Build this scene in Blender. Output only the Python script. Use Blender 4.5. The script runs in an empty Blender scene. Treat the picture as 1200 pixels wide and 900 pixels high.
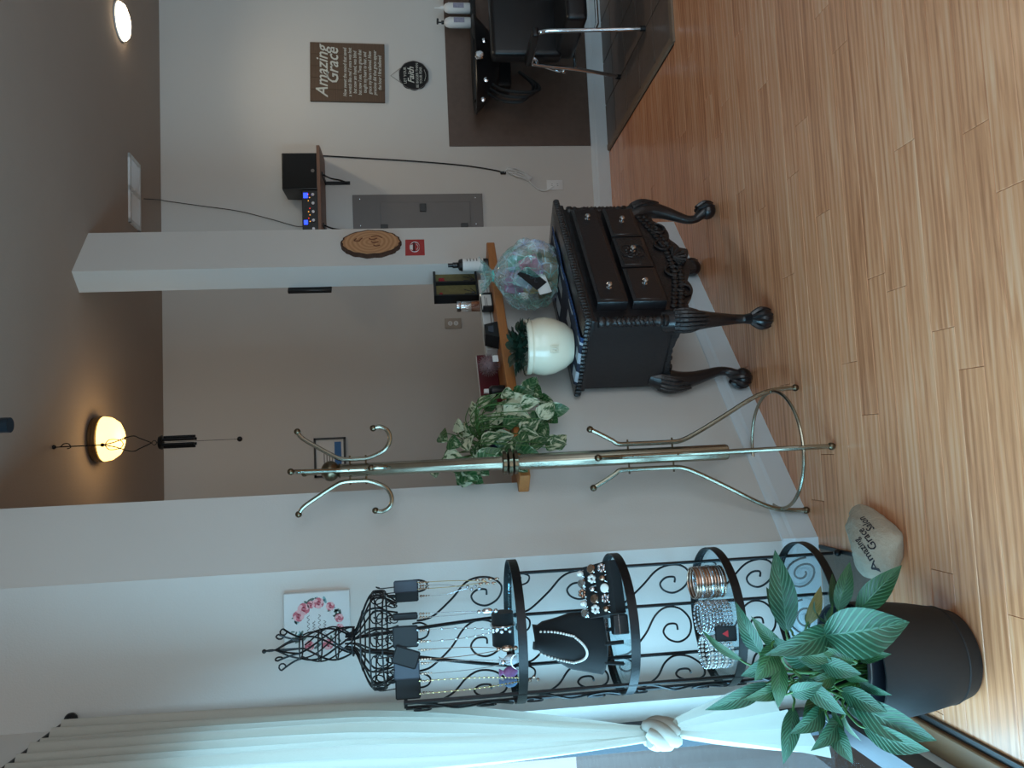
import bpy, bmesh, math, random
from mathutils import Vector, Matrix, Euler
from mathutils.bvhtree import BVHTree
random.seed(7)
sin, cos, pi = math.sin, math.cos, math.pi
SC = bpy.context.scene
COL = SC.collection

# ------------------------------------------------------------------ camera
# The photograph lies on its side: its right edge is the floor.  (u, v) below are
# upright pixels, u = 900 - y and v = x of the 1200x900 frame.
H = 1.38
YAW, PITCH, ROLL, FPX = -0.0802159, 0.10838, 0.0375276, 920.73
fw = Vector((-sin(YAW)*cos(PITCH), cos(YAW)*cos(PITCH), -sin(PITCH)))
r0 = Vector((cos(YAW), sin(YAW), 0)); d0 = fw.cross(r0)
RT = cos(ROLL)*r0 + sin(ROLL)*d0
DN = -sin(ROLL)*r0 + cos(ROLL)*d0
EYE = Vector((0, 0, H))
cam = bpy.data.cameras.new('camera'); co = bpy.data.objects.new('camera', cam); COL.objects.link(co)
m3 = Matrix((DN, RT, -fw)).transposed()
co.matrix_world = Matrix.Translation(EYE) @ m3.to_4x4()
cam.sensor_width = 36; cam.lens = FPX/1200*36; cam.clip_start = .02
SC.camera = co

# ------------------------------------------------------------------ light and exposure
SC.view_settings.view_transform = 'Standard'; SC.view_settings.look = 'None'
SC.view_settings.gamma = 1; SC.view_settings.use_curve_mapping = False
SC.view_settings.exposure = 0.06
w = bpy.data.worlds.new('sky'); SC.world = w; w.use_nodes = True
bg = w.node_tree.nodes['Background']; bg.inputs[0].default_value = (.72, .88, 1, 1); bg.inputs[1].default_value = 1.2

def area(name, loc, rot, sx, sy, power, color):
    l = bpy.data.lights.new(name, 'AREA'); l.shape = 'RECTANGLE'; l.size = sx; l.size_y = sy
    l.energy = power; l.color = color
    o = bpy.data.objects.new(name, l); COL.objects.link(o); o.location = loc; o.rotation_euler = rot
    return o
# daylight coming in through the shop windows: one beside the curtain, one behind the viewer
area('daylight_side_window', (-1.0, 1.45, 1.08), (0, -pi/2, 0), 1.95, 2.05, 112, (.38, .76, 1.0))
area('daylight_front_window', (1.9, -2.12, 1.4), (pi/2, 0, 0), 4.6, 2.3, 61, (1.0, .95, .94))

# ------------------------------------------------------------------ pixel helpers
def ray(u, v): return RT*((u-450)/FPX) + DN*((v-600)/FPX) + fw
def on_z(u, v, h=0): d = ray(u, v); return EYE + d*((h-H)/d.z)
def on_y(u, v, y): d = ray(u, v); return EYE + d*(y/d.y)
def on_x(u, v, x): d = ray(u, v); return EYE + d*(x/d.x)
def on_plane(u, v, P, n): d = ray(u, v); return EYE + d*((P-EYE).dot(n)/d.dot(n))
PHI = .718507
WA = Vector((-.383, 2.746, 0)); WD = Vector((cos(PHI), sin(PHI), 0)); WN = Vector((sin(PHI), -cos(PHI), 0))
def wp(u, v, o=0):                       # pixel -> (along partition, height) on a plane o in front of it
    P = on_plane(u, v, WA+WN*o, WN); return (P-WA).dot(WD), P.z
def P3(s, o, z): return WA + WD*s + WN*o + Vector((0, 0, z))
def zc(y): return 3.05 + (y-4.0)*.055     # the ceiling rises gently to the back
CN = Vector((0, -.055, 1)).normalized()
def on_ceil(u, v): return on_plane(u, v, Vector((0, 4, 3.05)), CN)
YB = 5.45                                  # back wall
XW = -.84                                  # window wall

# ------------------------------------------------------------------ materials
def lin(c): c /= 255; return c/12.92 if c <= .04045 else ((c+.055)/1.055)**2.4
def rgb(r, g, b): return (lin(r), lin(g), lin(b), 1)
MATS = {}
def mat(name, col, rough=.5, metal=0, var=.12, scale=12, bump=0, bscale=60, coat=0, spec=.5, emit=0, ecol=None, sheen=0, stretch=None, trans=0, alpha=1):
    m = bpy.data.materials.new(name); m.use_nodes = True; nt = m.node_tree; b = nt.nodes['Principled BSDF']
    L = nt.links.new
    tc = nt.nodes.new('ShaderNodeTexCoord'); mp = nt.nodes.new('ShaderNodeMapping'); L(tc.outputs['Object'], mp.inputs[0])
    if stretch: mp.inputs['Scale'].default_value = stretch
    no = nt.nodes.new('ShaderNodeTexNoise'); no.inputs['Scale'].default_value = scale; no.inputs['Detail'].default_value = 4
    L(mp.outputs[0], no.inputs['Vector'])
    mx = nt.nodes.new('ShaderNodeMix'); mx.data_type = 'RGBA'
    mx.inputs[6].default_value = tuple(c*(1-var) for c in col[:3])+(1,)
    mx.inputs[7].default_value = tuple(min(1, c*(1+var)) for c in col[:3])+(1,)
    L(no.outputs[0], mx.inputs[0]); L(mx.outputs[2], b.inputs['Base Color'])
    b.inputs['Roughness'].default_value = rough; b.inputs['Metallic'].default_value = metal
    b.inputs['Specular IOR Level'].default_value = spec; b.inputs['Coat Weight'].default_value = coat
    b.inputs['Transmission Weight'].default_value = trans; b.inputs['Alpha'].default_value = alpha
    if sheen: b.inputs['Sheen Weight'].default_value = sheen
    if bump:
        n2 = nt.nodes.new('ShaderNodeTexNoise'); n2.inputs['Scale'].default_value = bscale; n2.inputs['Detail'].default_value = 5
        L(mp.outputs[0], n2.inputs['Vector'])
        bp = nt.nodes.new('ShaderNodeBump'); bp.inputs['Strength'].default_value = bump; bp.inputs['Distance'].default_value = .01
        L(n2.outputs[0], bp.inputs['Height']); L(bp.outputs[0], b.inputs['Normal'])
    if emit:
        b.inputs['Emission Color'].default_value = ecol or col; b.inputs['Emission Strength'].default_value = emit
    MATS[name] = m; return m

WALL = mat('painted_wall', rgb(208, 206, 202), .85, var=.025, scale=3, bump=.08, bscale=180)
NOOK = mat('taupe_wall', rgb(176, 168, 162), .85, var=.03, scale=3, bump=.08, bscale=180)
CEIL = mat('ceiling_paint', rgb(164, 148, 136), .9, var=.04, scale=4, bump=.12, bscale=120)
TRIMW = mat('white_trim', rgb(214, 222, 226), .45, var=.03)
BLACKI = mat('black_iron', rgb(12, 13, 17), .42, metal=.3, var=.25, scale=40, bump=.1, bscale=120)
BLACKP = mat('black_plastic', rgb(20, 20, 22), .4, var=.2)
BLACKL = mat('black_vinyl', rgb(18, 18, 21), .35, var=.2, bump=.1, bscale=200)
CHROME = mat('chrome', rgb(220, 225, 230), .12, metal=1, var=.05)
BRASS = mat('aged_brass', rgb(156, 150, 134), .26, metal=1, var=.22, scale=25)
BRASSD = mat('dark_brass', rgb(110, 98, 80), .3, metal=1, var=.3, scale=40)
DRESS = mat('dark_stained_wood', rgb(21, 18, 21), .33, var=.3, scale=14, bump=.12, bscale=70, coat=.25)
CARVE = mat('carved_dark_wood', rgb(19, 17, 20), .38, var=.35, scale=60, bump=.5, bscale=90, coat=.2)
CAPW = mat('oak_cap', rgb(168, 108, 58), .5, var=.25, scale=10, stretch=(1, 14, 14), bump=.1)
WHITEP = mat('white_plastic', rgb(226, 228, 228), .4, var=.04)
PAPER = mat('paper', rgb(225, 225, 222), .8, var=.04)
CREAM = mat('cream_ceramic', rgb(232, 228, 206), .22, var=.03, coat=.3)
POT = mat('charcoal_pot', rgb(22, 21, 23), .62, var=.12, scale=20, bump=.05)
POTB = mat('black_nursery_pot', rgb(24, 27, 36), .4, var=.15)
NAVY = mat('navy_pot', rgb(24, 26, 48), .3, var=.15)
SOIL = mat('soil', rgb(44, 34, 28), .95, var=.5, scale=80, bump=.8, bscale=90)
GREYM = mat('grey_painted_steel', rgb(112, 108, 106), .5, var=.06, metal=.1)
STEM = mat('green_stem', rgb(64, 104, 52), .5, var=.25)
FRAMED = mat('dark_grey_aluminium', rgb(62, 68, 76), .45, metal=.4, var=.1)
SILVER = mat('silver_jewellery', rgb(205, 205, 208), .2, metal=1, var=.15, scale=60)
BRONZE = mat('bronze_jewellery', rgb(170, 140, 122), .25, metal=1, var=.2, scale=60)
GOLD = mat('pale_gold', rgb(214, 188, 138), .25, metal=1, var=.15, scale=60)
PEARL = mat('pearl', rgb(232, 228, 222), .2, var=.06, coat=.6)
CARD = mat('black_card', rgb(11, 11, 15), .7, var=.2)
GCARD = mat('grey_card', rgb(62, 68, 78), .7, var=.1)
VELVET = mat('black_velvet', rgb(9, 9, 12), .9, var=.2, sheen=.1)

def glass_mat(name, tint, t=.85, rough=.03):
    m = bpy.data.materials.new(name); m.use_nodes = True; nt = m.node_tree; nt.nodes.clear(); L = nt.links.new
    o = nt.nodes.new('ShaderNodeOutputMaterial'); mx = nt.nodes.new('ShaderNodeMixShader'); mx.inputs[0].default_value = 1-t
    a = nt.nodes.new('ShaderNodeBsdfTransparent'); a.inputs[0].default_value = tint
    g = nt.nodes.new('ShaderNodeBsdfGlossy'); g.inputs['Roughness'].default_value = rough; g.inputs[0].default_value = (1, 1, 1, 1)
    no = nt.nodes.new('ShaderNodeTexNoise'); no.inputs['Scale'].default_value = 2
    bp = nt.nodes.new('ShaderNodeBump'); bp.inputs['Strength'].default_value = .02; L(no.outputs[0], bp.inputs['Height']); L(bp.outputs[0], g.inputs['Normal'])
    L(a.outputs[0], mx.inputs[1]); L(g.outputs[0], mx.inputs[2]); L(mx.outputs[0], o.inputs[0]); return m
GLASS = glass_mat('window_glass', (.93, .98, 1, 1), .94)
SHELFG = glass_mat('shelf_glass', (.82, .93, .97, 1), .86)
JARG = glass_mat('jar_glass', (.9, .9, .9, 1), .75)

def laminate(name):
    m = bpy.data.materials.new(name); m.use_nodes = True; nt = m.node_tree; b = nt.nodes['Principled BSDF']; L = nt.links.new
    ge = nt.nodes.new('ShaderNodeNewGeometry'); oi = nt.nodes.new('ShaderNodeObjectInfo')
    mul = nt.nodes.new('ShaderNodeVectorMath'); mul.operation = 'MULTIPLY'; mul.inputs[1].default_value = (1.3, 22, 1)
    L(ge.outputs['Position'], mul.inputs[0])
    off = nt.nodes.new('ShaderNodeMath'); off.operation = 'MULTIPLY'; off.inputs[1].default_value = 37; L(oi.outputs['Random'], off.inputs[0])
    ad = nt.nodes.new('ShaderNodeVectorMath'); ad.operation = 'ADD'; L(mul.outputs[0], ad.inputs[0]); L(off.outputs[0], ad.inputs[1])
    n1 = nt.nodes.new('ShaderNodeTexNoise'); n1.inputs['Scale'].default_value = 1.5; n1.inputs['Detail'].default_value = 8; n1.inputs['Distortion'].default_value = 1.2; L(ad.outputs[0], n1.inputs['Vector'])
    wv = nt.nodes.new('ShaderNodeTexWave'); wv.bands_direction = 'Y'; wv.inputs['Scale'].default_value = .55; wv.inputs['Distortion'].default_value = 9; wv.inputs['Detail'].default_value = 3; wv.inputs['Detail Scale'].default_value = .6
    L(ad.outputs[0], wv.inputs['Vector'])
    fn = nt.nodes.new('ShaderNodeTexNoise'); fn.inputs['Scale'].default_value = 9; fn.inputs['Detail'].default_value = 6; L(ad.outputs[0], fn.inputs['Vector'])
    mm = nt.nodes.new('ShaderNodeMath'); mm.operation = 'MULTIPLY_ADD'; mm.inputs[1].default_value = .20; L(wv.outputs[1], mm.inputs[0]); L(n1.outputs[0], mm.inputs[2])
    m2 = nt.nodes.new('ShaderNodeMath'); m2.operation = 'MULTIPLY_ADD'; m2.inputs[1].default_value = .36; L(fn.outputs[0], m2.inputs[0]); L(mm.outputs[0], m2.inputs[2])
    m3_ = nt.nodes.new('ShaderNodeMath'); m3_.operation = 'MULTIPLY_ADD'; m3_.inputs[1].default_value = .22; L(oi.outputs['Random'], m3_.inputs[0]); L(m2.outputs[0], m3_.inputs[2])
    cr = nt.nodes.new('ShaderNodeValToRGB'); e = cr.color_ramp.elements
    e[0].position = .45; e[0].color = rgb(176, 112, 78); e[1].position = 1.0; e[1].color = rgb(228, 172, 134)
    k = cr.color_ramp.elements.new(.72); k.color = rgb(216, 146, 104)
    sc = nt.nodes.new('ShaderNodeMath'); sc.operation = 'MULTIPLY'; sc.inputs[1].default_value = 1/1.2; L(m3_.outputs[0], sc.inputs[0]); L(sc.outputs[0], cr.inputs[0])
    L(cr.outputs[0], b.inputs['Base Color']); b.inputs['Roughness'].default_value = .24; b.inputs['Specular IOR Level'].default_value = .65
    bp = nt.nodes.new('ShaderNodeBump'); bp.inputs['Strength'].default_value = .05; bp.inputs['Distance'].default_value = .002; L(fn.outputs[0], bp.inputs['Height']); L(bp.outputs[0], b.inputs['Normal'])
    return m
LAM = laminate('oak_laminate')

def leaf_mat(name, dark, light, vein, variegated=0, veins=11):
    m = bpy.data.materials.new(name); m.use_nodes = True; nt = m.node_tree; b = nt.nodes['Principled BSDF']; L = nt.links.new
    uv = nt.nodes.new('ShaderNodeUVMap'); sp = nt.nodes.new('ShaderNodeSeparateXYZ'); L(uv.outputs[0], sp.inputs[0])
    ab = nt.nodes.new('ShaderNodeMath'); ab.operation = 'ABSOLUTE'; L(sp.outputs[0], ab.inputs[0])
    # side veins sweep forward from the midrib
    ph = nt.nodes.new('ShaderNodeMath'); ph.operation = 'MULTIPLY_ADD'; ph.inputs[1].default_value = -.30; L(ab.outputs[0], ph.inputs[0]); L(sp.outputs[1], ph.inputs[2])
    fr = nt.nodes.new('ShaderNodeMath'); fr.operation = 'MULTIPLY'; fr.inputs[1].default_value = veins*2*pi; L(ph.outputs[0], fr.inputs[0])
    sn = nt.nodes.new('ShaderNodeMath'); sn.operation = 'SINE'; L(fr.outputs[0], sn.inputs[0])
    cl = nt.nodes.new('ShaderNodeMapRange'); cl.inputs[1].default_value = .1; cl.inputs[2].default_value = 1; L(sn.outputs[0], cl.inputs[0])
    mid = nt.nodes.new('ShaderNodeMapRange'); mid.inputs[1].default_value = .08; mid.inputs[2].default_value = .0; L(ab.outputs[0], mid.inputs[0])
    mxv = nt.nodes.new('ShaderNodeMath'); mxv.operation = 'MAXIMUM'; L(cl.outputs[0], mxv.inputs[0]); L(mid.outputs[0], mxv.inputs[1])
    oi = nt.nodes.new('ShaderNodeObjectInfo')
    no = nt.nodes.new('ShaderNodeTexNoise'); no.noise_dimensions = '4D'; no.inputs['Scale'].default_value = 2.2 if variegated else 3; no.inputs['Detail'].default_value = 6
    L(uv.outputs[0], no.inputs['Vector'])
    wv = nt.nodes.new('ShaderNodeMath'); wv.operation = 'MULTIPLY'; wv.inputs[1].default_value = 50; L(oi.outputs['Random'], wv.inputs[0]); L(wv.outputs[0], no.inputs['W'])
    mx = nt.nodes.new('ShaderNodeMix'); mx.data_type = 'RGBA'; mx.inputs[6].default_value = dark; mx.inputs[7].default_value = light
    if variegated:
        r = nt.nodes.new('ShaderNodeMapRange'); r.inputs[1].default_value = .47; r.inputs[2].default_value = .56
        shift = nt.nodes.new('ShaderNodeMath'); shift.operation = 'MULTIPLY_ADD'; shift.inputs[1].default_value = .26; L(oi.outputs['Random'], shift.inputs[0])
        sub = nt.nodes.new('ShaderNodeMath'); sub.operation = 'SUBTRACT'; sub.inputs[1].default_value = .15; L(no.outputs[0], sub.inputs[0])
        L(sub.outputs[0], shift.inputs[2]); L(shift.outputs[0], r.inputs[0]); L(r.outputs[0], mx.inputs[0])
    else:
        r = nt.nodes.new('ShaderNodeMapRange'); r.inputs[1].default_value = .3; r.inputs[2].default_value = .75; L(no.outputs[0], r.inputs[0]); L(r.outputs[0], mx.inputs[0])
    m2 = nt.nodes.new('ShaderNodeMix'); m2.data_type = 'RGBA'; m2.inputs[7].default_value = vein; L(mx.outputs[2], m2.inputs[6])
    k = nt.nodes.new('ShaderNodeMath'); k.operation = 'MULTIPLY'; k.inputs[1].default_value = .22 if variegated else .38; L(mxv.outputs[0], k.inputs[0]); L(k.outputs[0], m2.inputs[0])
    L(m2.outputs[2], b.inputs['Base Color']); b.inputs['Roughness'].default_value = .36
    bp = nt.nodes.new('ShaderNodeBump'); bp.inputs['Strength'].default_value = .35; bp.inputs['Distance'].default_value = .003; bp.invert = True
    L(mxv.outputs[0], bp.inputs['Height']); L(bp.outputs[0], b.inputs['Normal'])
    b.inputs['Subsurface Weight'].default_value = .0
    return m
LILY = leaf_mat('lily_leaf', rgb(20, 60, 44), rgb(34, 84, 58), rgb(92, 146, 118))
LILYD = leaf_mat('lily_leaf_dark', rgb(20, 58, 34), rgb(34, 78, 40), rgb(84, 130, 84))
LILYY = leaf_mat('lily_leaf_fading', rgb(92, 92, 44), rgb(128, 112, 56), rgb(150, 132, 76))
POTHOS = leaf_mat('pothos_leaf', rgb(34, 84, 44), rgb(196, 206, 178), rgb(150, 176, 130), 1, 5)
DARKLEAF = leaf_mat('dark_succulent_leaf', rgb(24, 50, 40), rgb(40, 70, 56), rgb(60, 90, 74))

# ------------------------------------------------------------------ mesh builder
class MB:
    def __init__(s): s.v = []; s.f = []; s.uv = {}
    def add(s, vs, fs):
        n = len(s.v); s.v += [tuple(p) for p in vs]; s.f += [tuple(i+n for i in q) for q in fs]; return s
    def box(s, lo, hi, M=None):
        x0, y0, z0 = lo; x1, y1, z1 = hi
        vs = [Vector(p) for p in ((x0,y0,z0),(x1,y0,z0),(x1,y1,z0),(x0,y1,z0),(x0,y0,z1),(x1,y0,z1),(x1,y1,z1),(x0,y1,z1))]
        if M: vs = [M @ p for p in vs]
        return s.add(vs, [(3,2,1,0),(4,5,6,7),(0,1,5,4),(1,2,6,5),(2,3,7,6),(3,0,4,7)])
    def rbox(s, lo, hi, r, seg=2, M=None):
        b = bmesh.new(); bmesh.ops.create_cube(b, size=1)
        for q in b.verts:
            q.co = Vector([lo[i] if q.co[i] < 0 else hi[i] for i in range(3)])
        bmesh.ops.bevel(b, geom=b.edges[:], offset=r, segments=seg, affect='EDGES', profile=.6)
        b.verts.index_update()
        vs = [q.co.copy() for q in b.verts]
        if M: vs = [M @ p for p in vs]
        fs = [[q.index for q in f.verts] for f in b.faces]; b.free()
        return s.add(vs, fs)
    def tube(s, pts, r, seg=8, closed=False, M=None, flat=None):
        pts = [Vector(p) for p in pts]; n = len(pts)
        rs = r if isinstance(r, (list, tuple)) else [r]*n
        vs = []; up = None
        for i, p in enumerate(pts):
            a = pts[i-1] if (i > 0 or closed) else p
            b = pts[(i+1) % n] if (i < n-1 or closed) else p
            t = (b-a)
            t = t.normalized() if t.length > 1e-9 else Vector((0, 0, 1))
            if up is None:
                up = Vector((0, 0, 1)) if abs(t.z) < .9 else Vector((1, 0, 0))
            up = (up - t*up.dot(t))
            up = up.normalized() if up.length > 1e-6 else t.orthogonal().normalized()
            sd = t.cross(up)
            for k in range(seg):
                a_ = 2*pi*k/seg
                kx, ky = (flat if flat else (1, 1))
                vs.append(p + (sd*cos(a_)*kx + up*sin(a_)*ky)*rs[i])
        fs = []
        for i in range(n if closed else n-1):
            j = (i+1) % n
            for k in range(seg):
                k2 = (k+1) % seg
                fs.append((i*seg+k, i*seg+k2, j*seg+k2, j*seg+k))
        if not closed:
            fs.append(tuple(range(seg-1, -1, -1))); fs.append(tuple((n-1)*seg+k for k in range(seg)))
        if M: vs = [M @ p for p in vs]
        return s.add(vs, fs)
    def lathe(s, prof, c=(0, 0, 0), seg=24, M=None, a0=0, a1=None, mod=None):
        c = Vector(c); vs = []; n = len(prof)
        for i, (r, z) in enumerate(prof):
            for k in range(seg):
                a = 2*pi*k/seg; rr = r*(mod(a, z) if mod else 1)
                vs.append(Vector((rr*cos(a), rr*sin(a), z)))
        vs = [(M @ p if M else p) + c for p in vs]
        fs = []
        for i in range(n-1):
            for k in range(seg):
                k2 = (k+1) % seg; fs.append((i*seg+k, i*seg+k2, (i+1)*seg+k2, (i+1)*seg+k))
        if prof[0][0] > 1e-5: fs.append(tuple(range(seg-1, -1, -1)))
        if prof[-1][0] > 1e-5: fs.append(tuple((n-1)*seg+k for k in range(seg)))
        return s.add(vs, fs)
    def ball(s, c, r, seg=12, rings=8, sc=(1, 1, 1), M=None):
        prof = [(max(1e-6, r*sin(pi*i/rings)), -r*cos(pi*i/rings)) for i in range(rings+1)]
        S = Matrix.Diagonal((*sc, 1)); S = (M @ S) if M else S
        return s.lathe(prof, c, seg, S)
    def prism(s, poly, h, M=None):          # polygon in xy, extruded 0..h in z
        n = len(poly)
        vs = [Vector((x, y, 0)) for x, y in poly] + [Vector((x, y, h)) for x, y in poly]
        if M: vs = [M @ p for p in vs]
        fs = [tuple(range(n-1, -1, -1)), tuple(range(n, 2*n))] + [(i, (i+1) % n, n+(i+1) % n, n+i) for i in range(n)]
        return s.add(vs, fs)
    def grid(s, fn, nu, nv, closeu=False):
        vs = [fn(i/(nu-1 if not closeu else nu), j/(nv-1)) for j in range(nv) for i in range(nu)]
        fs = []
        for j in range(nv-1):
            for i in range(nu if closeu else nu-1):
                i2 = (i+1) % nu; fs.append((j*nu+i, j*nu+i2, (j+1)*nu+i2, (j+1)*nu+i))
        return s.add(vs, fs)
    def mesh(s, name, m, smooth=40):
        me = bpy.data.meshes.new(name); me.from_pydata(s.v, [], s.f)
        if smooth:
            b = bmesh.new(); b.from_mesh(me); bmesh.ops.recalc_face_normals(b, faces=b.faces[:])
            b.to_mesh(me); b.free()
            for p in me.polygons: p.use_smooth = True
            me.set_sharp_from_angle(angle=math.radians(smooth))
        if m: me.materials.append(m)
        return me
    def build(s, name, m, parent=None, loc=None, rotz=0, smooth=40, rot=None):
        o = bpy.data.objects.new(name, s.mesh(name, m, smooth)); COL.objects.link(o)
        if loc is not None: o.location = loc
        if rotz: o.rotation_euler.z = rotz
        if rot: o.rotation_euler = rot
        if parent: o.parent = parent
        return o
def thing(name, label, cat, loc=(0, 0, 0), rotz=0, group=None, rot=None):
    o = bpy.data.objects.new(name, None); COL.objects.link(o); o.location = loc; o.rotation_euler = rot or (0, 0, rotz)
    o.empty_display_size = .05
    return tag(o, label, cat, group)
def tag(o, label, cat, group=None, kind=None):
    o['label'] = label; o['category'] = cat
    if group: o['group'] = group
    if kind: o['kind'] = kind
    return o
def struct(o, label=None):
    o['kind'] = 'structure'
    if label: o['label'] = label
    return o
def link_copy(src, loc, rotz=None, parent=None):
    c = src.copy(); COL.objects.link(c); c.location = loc
    if rotz is not None: c.rotation_euler.z = rotz
    if parent: c.parent = parent
    return c
def T(x, y, z): return Matrix.Translation((x, y, z))
def RX(a): return Matrix.Rotation(a, 4, 'X')
def RY(a): return Matrix.Rotation(a, 4, 'Y')
def RZ(a): return Matrix.Rotation(a, 4, 'Z')
def text_mesh(body, size, m, shear=0, bold=0, align='CENTER', spacing=1, line=1, extrude=.0004, scalex=1):
    cu = bpy.data.curves.new('lettering', 'FONT'); cu.body = body; cu.size = size; cu.align_x = align; cu.align_y = 'CENTER'
    cu.shear = shear; cu.extrude = extrude; cu.offset = bold; cu.space_character = spacing; cu.space_line = line; cu.resolution_u = 2
    ob = bpy.data.objects.new('lettering_tmp', cu); COL.objects.link(ob)
    dg = bpy.context.evaluated_depsgraph_get(); dg.update()
    me = bpy.data.meshes.new_from_object(ob.evaluated_get(dg)); bpy.data.objects.remove(ob); bpy.data.curves.remove(cu)
    me.materials.clear(); me.materials.append(m)
    if scalex != 1: me.transform(Matrix.Diagonal((scalex, 1, 1, 1)))
    return me
def lettering(body, size, m, parent, loc, rot=(pi/2, 0, 0), name='lettering', **k):
    o = bpy.data.objects.new(name, text_mesh(body, size, m, **k)); COL.objects.link(o)
    o.parent = parent; o.location = loc; o.rotation_euler = rot; return o
def smooth_path(pts, n=6, closed=False):
    pts = [Vector(p) for p in pts]; out = []; N = len(pts)
    for i in range(N if closed else N-1):
        g = (lambda k: pts[k % N]) if closed else (lambda k: pts[min(max(k, 0), N-1)])
        a, b, c, d = g(i-1), g(i), g(i+1), g(i+2)
        for k in range(n):
            t = k/n
            out.append(.5*((2*b)+(-a+c)*t+(2*a-5*b+4*c-d)*t*t+(-a+3*b-3*c+d)*t**3))
    if not closed: out.append(pts[-1])
    return out
def leaf(name, P0, P1, wid, m, parent, arch=.12, fold=.25, nrm=None, side=None, shape='lance', curl=0, nu=5, nv=9):
    P0, P1 = Vector(P0), Vector(P1); ax = P1-P0; Ln = ax.length; ax.normalize()
    N = Vector(nrm) if nrm else Vector((0, 0, 1))
    N = N-ax*N.dot(ax)
    if N.length < 1e-3: N = ax.orthogonal()
    N.normalize(); S = ax.cross(N)
    vs = []; uvs = []
    for j in range(nv):
        t = j/(nv-1)
        if shape == 'heart': hw = (sin(pi*min(1, t**.62))**.75)*(1-.12*t)
        elif shape == 'paddle': hw = sin(pi*t**1.3)**.8
        else: hw = sin(pi*t**.8)**.95
        hw = max(hw, .03 if j == 0 else .004)*wid/2
        c = P0+ax*(Ln*t)+N*(arch*Ln*sin(pi*t)) - N*(curl*Ln*t*t)
        for i in range(nu):
            x = -1+2*i/(nu-1)
            wav = .06*sin(9*t+2.2*x)*abs(x)
            vs.append(c+S*(x*hw)+N*((abs(x)**1.2)*fold*hw + wav*hw)); uvs.append((x, t))
    fs = [(j*nu+i, j*nu+i+1, (j+1)*nu+i+1, (j+1)*nu+i) for j in range(nv-1) for i in range(nu-1)]
    me = bpy.data.meshes.new(name); base = P0
    me.from_pydata([tuple(p) for p in vs], [], fs)
    ul = me.uv_layers.new(name='UVMap')
    for l in me.loops: ul.data[l.index].uv = uvs[l.vertex_index]
    for p in me.polygons: p.use_smooth = True
    me.materials.append(m)
    o = bpy.data.objects.new(name, me); COL.objects.link(o)
    if parent: o.parent = parent
    return o

# ================================================================== SETTING
# ---- floor: slab with loose-laid laminate planks on it
fl = MB().box((-1.2, -2.3, -.12), (5.2, 5.6, -.010)).build('floor', mat('floor_underlay', rgb(70, 48, 34), .8), smooth=0)
struct(fl, 'oak laminate floor')
PW = .0955
base_len = 1.2
def plank_mesh():
    vs = [(0,0,-.010),(1,0,-.010),(1,PW,-.010),(0,PW,-.010),(0,.0004,-.0014),(1,.0004,-.0014),(1,PW-.0004,-.0014),(0,PW-.0004,-.0014),
          (.0012,.0018,0),(.9988,.0018,0),(.9988,PW-.0018,0),(.0012,PW-.0018,0)]
    fs = [(0,1,5,4),(1,2,6,5),(2,3,7,6),(3,0,4,7),(4,5,9,8),(5,6,10,9),(6,7,11,10),(7,4,8,11),(8,9,10,11),(3,2,1,0)]
    return MB().add(vs, fs).mesh('plank', LAM, 0)
PM = plank_mesh()
TX0, TY0 = 2.125, 3.91                      # tiled corner by the shampoo chair starts here
def wall_x(y): return WA.x + (y-WA.y)*WD.x/WD.y     # partition face at depth y
far = MB()
row = 0; y = -2.2; nplank = 0
while y < YB-.001:
    xl = XW-.04 if y < WA.y-.05 else wall_x(y) - .02
    if y > 4.1: xl = 1.12
    xr = 5.1 if y < TY0-.05 else TX0-.03
    x = -1.3 - random.random()*base_len
    y1 = min(y+PW, YB)
    while x < xr:
        L_ = base_len
        a, b = max(x, xl), min(x+L_, xr)
        if b-a > .03:
            vis = (y > 1.35 and a < .62*y+.6 and nplank < 296)
            if vis:
                o = bpy.data.objects.new('plank', PM); COL.objects.link(o); o.parent = fl
                o.location = (a, y, 0); o.scale = (b-a-.001, (y1-y)/PW, 1); nplank += 1
            else:
                far.box((a, y, -.010), (b-.001, y1-.001, -.0002))
        x += L_
    y += PW
fo = far.build('plank_field', LAM, fl, smooth=0); fo['kind'] = 'stuff'

# ---- tiled corner
TILE = mat('slate_tile', rgb(104, 86, 76), .42, var=.3, scale=5, bump=.15, bscale=30)
tf = MB().box((TX0, TY0, -.009), (4.6, YB, .0015)).build('floor_tiled', mat('grout', rgb(34, 31, 30), .9), smooth=0); struct(tf, 'slate tiled floor area in the corner')
TS = .315
tm = MB().rbox((0, 0, 0), (TS-.009, TS-.009, .006), .002, 1).mesh('tile', TILE, 40)
for i in range(5):
    for j in range(5):
        x0 = TX0+.012+i*TS; y0 = TY0+.012+j*TS
        if y0 > YB-.03 or x0 > 3.6: continue
        o = bpy.data.objects.new('tile', tm); COL.objects.link(o); o.parent = tf; o.location = (x0, y0, .0015)
        if y0+TS > YB: o.scale.y = (YB-.001-y0)/TS
EDGE = mat('edge_strip_wood', rgb(126, 104, 86), .5, var=.15)
e = MB().prism([(-.02, 0), (.03, 0), (.024, .012), (-.012, .012)], YB-TY0+.02, T(TX0, TY0-.02, 0) @ RX(-pi/2) @ Matrix.Scale(-1, 4, (0, 1, 0))).build('trim_1', EDGE); struct(e, 'edge strip between laminate and tiles')
e = MB().box((TX0-.02, TY0-.022, 0), (4.6, TY0+.022, .012)).build('trim_2', EDGE); struct(e, 'front edge strip of the tiles')

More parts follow.
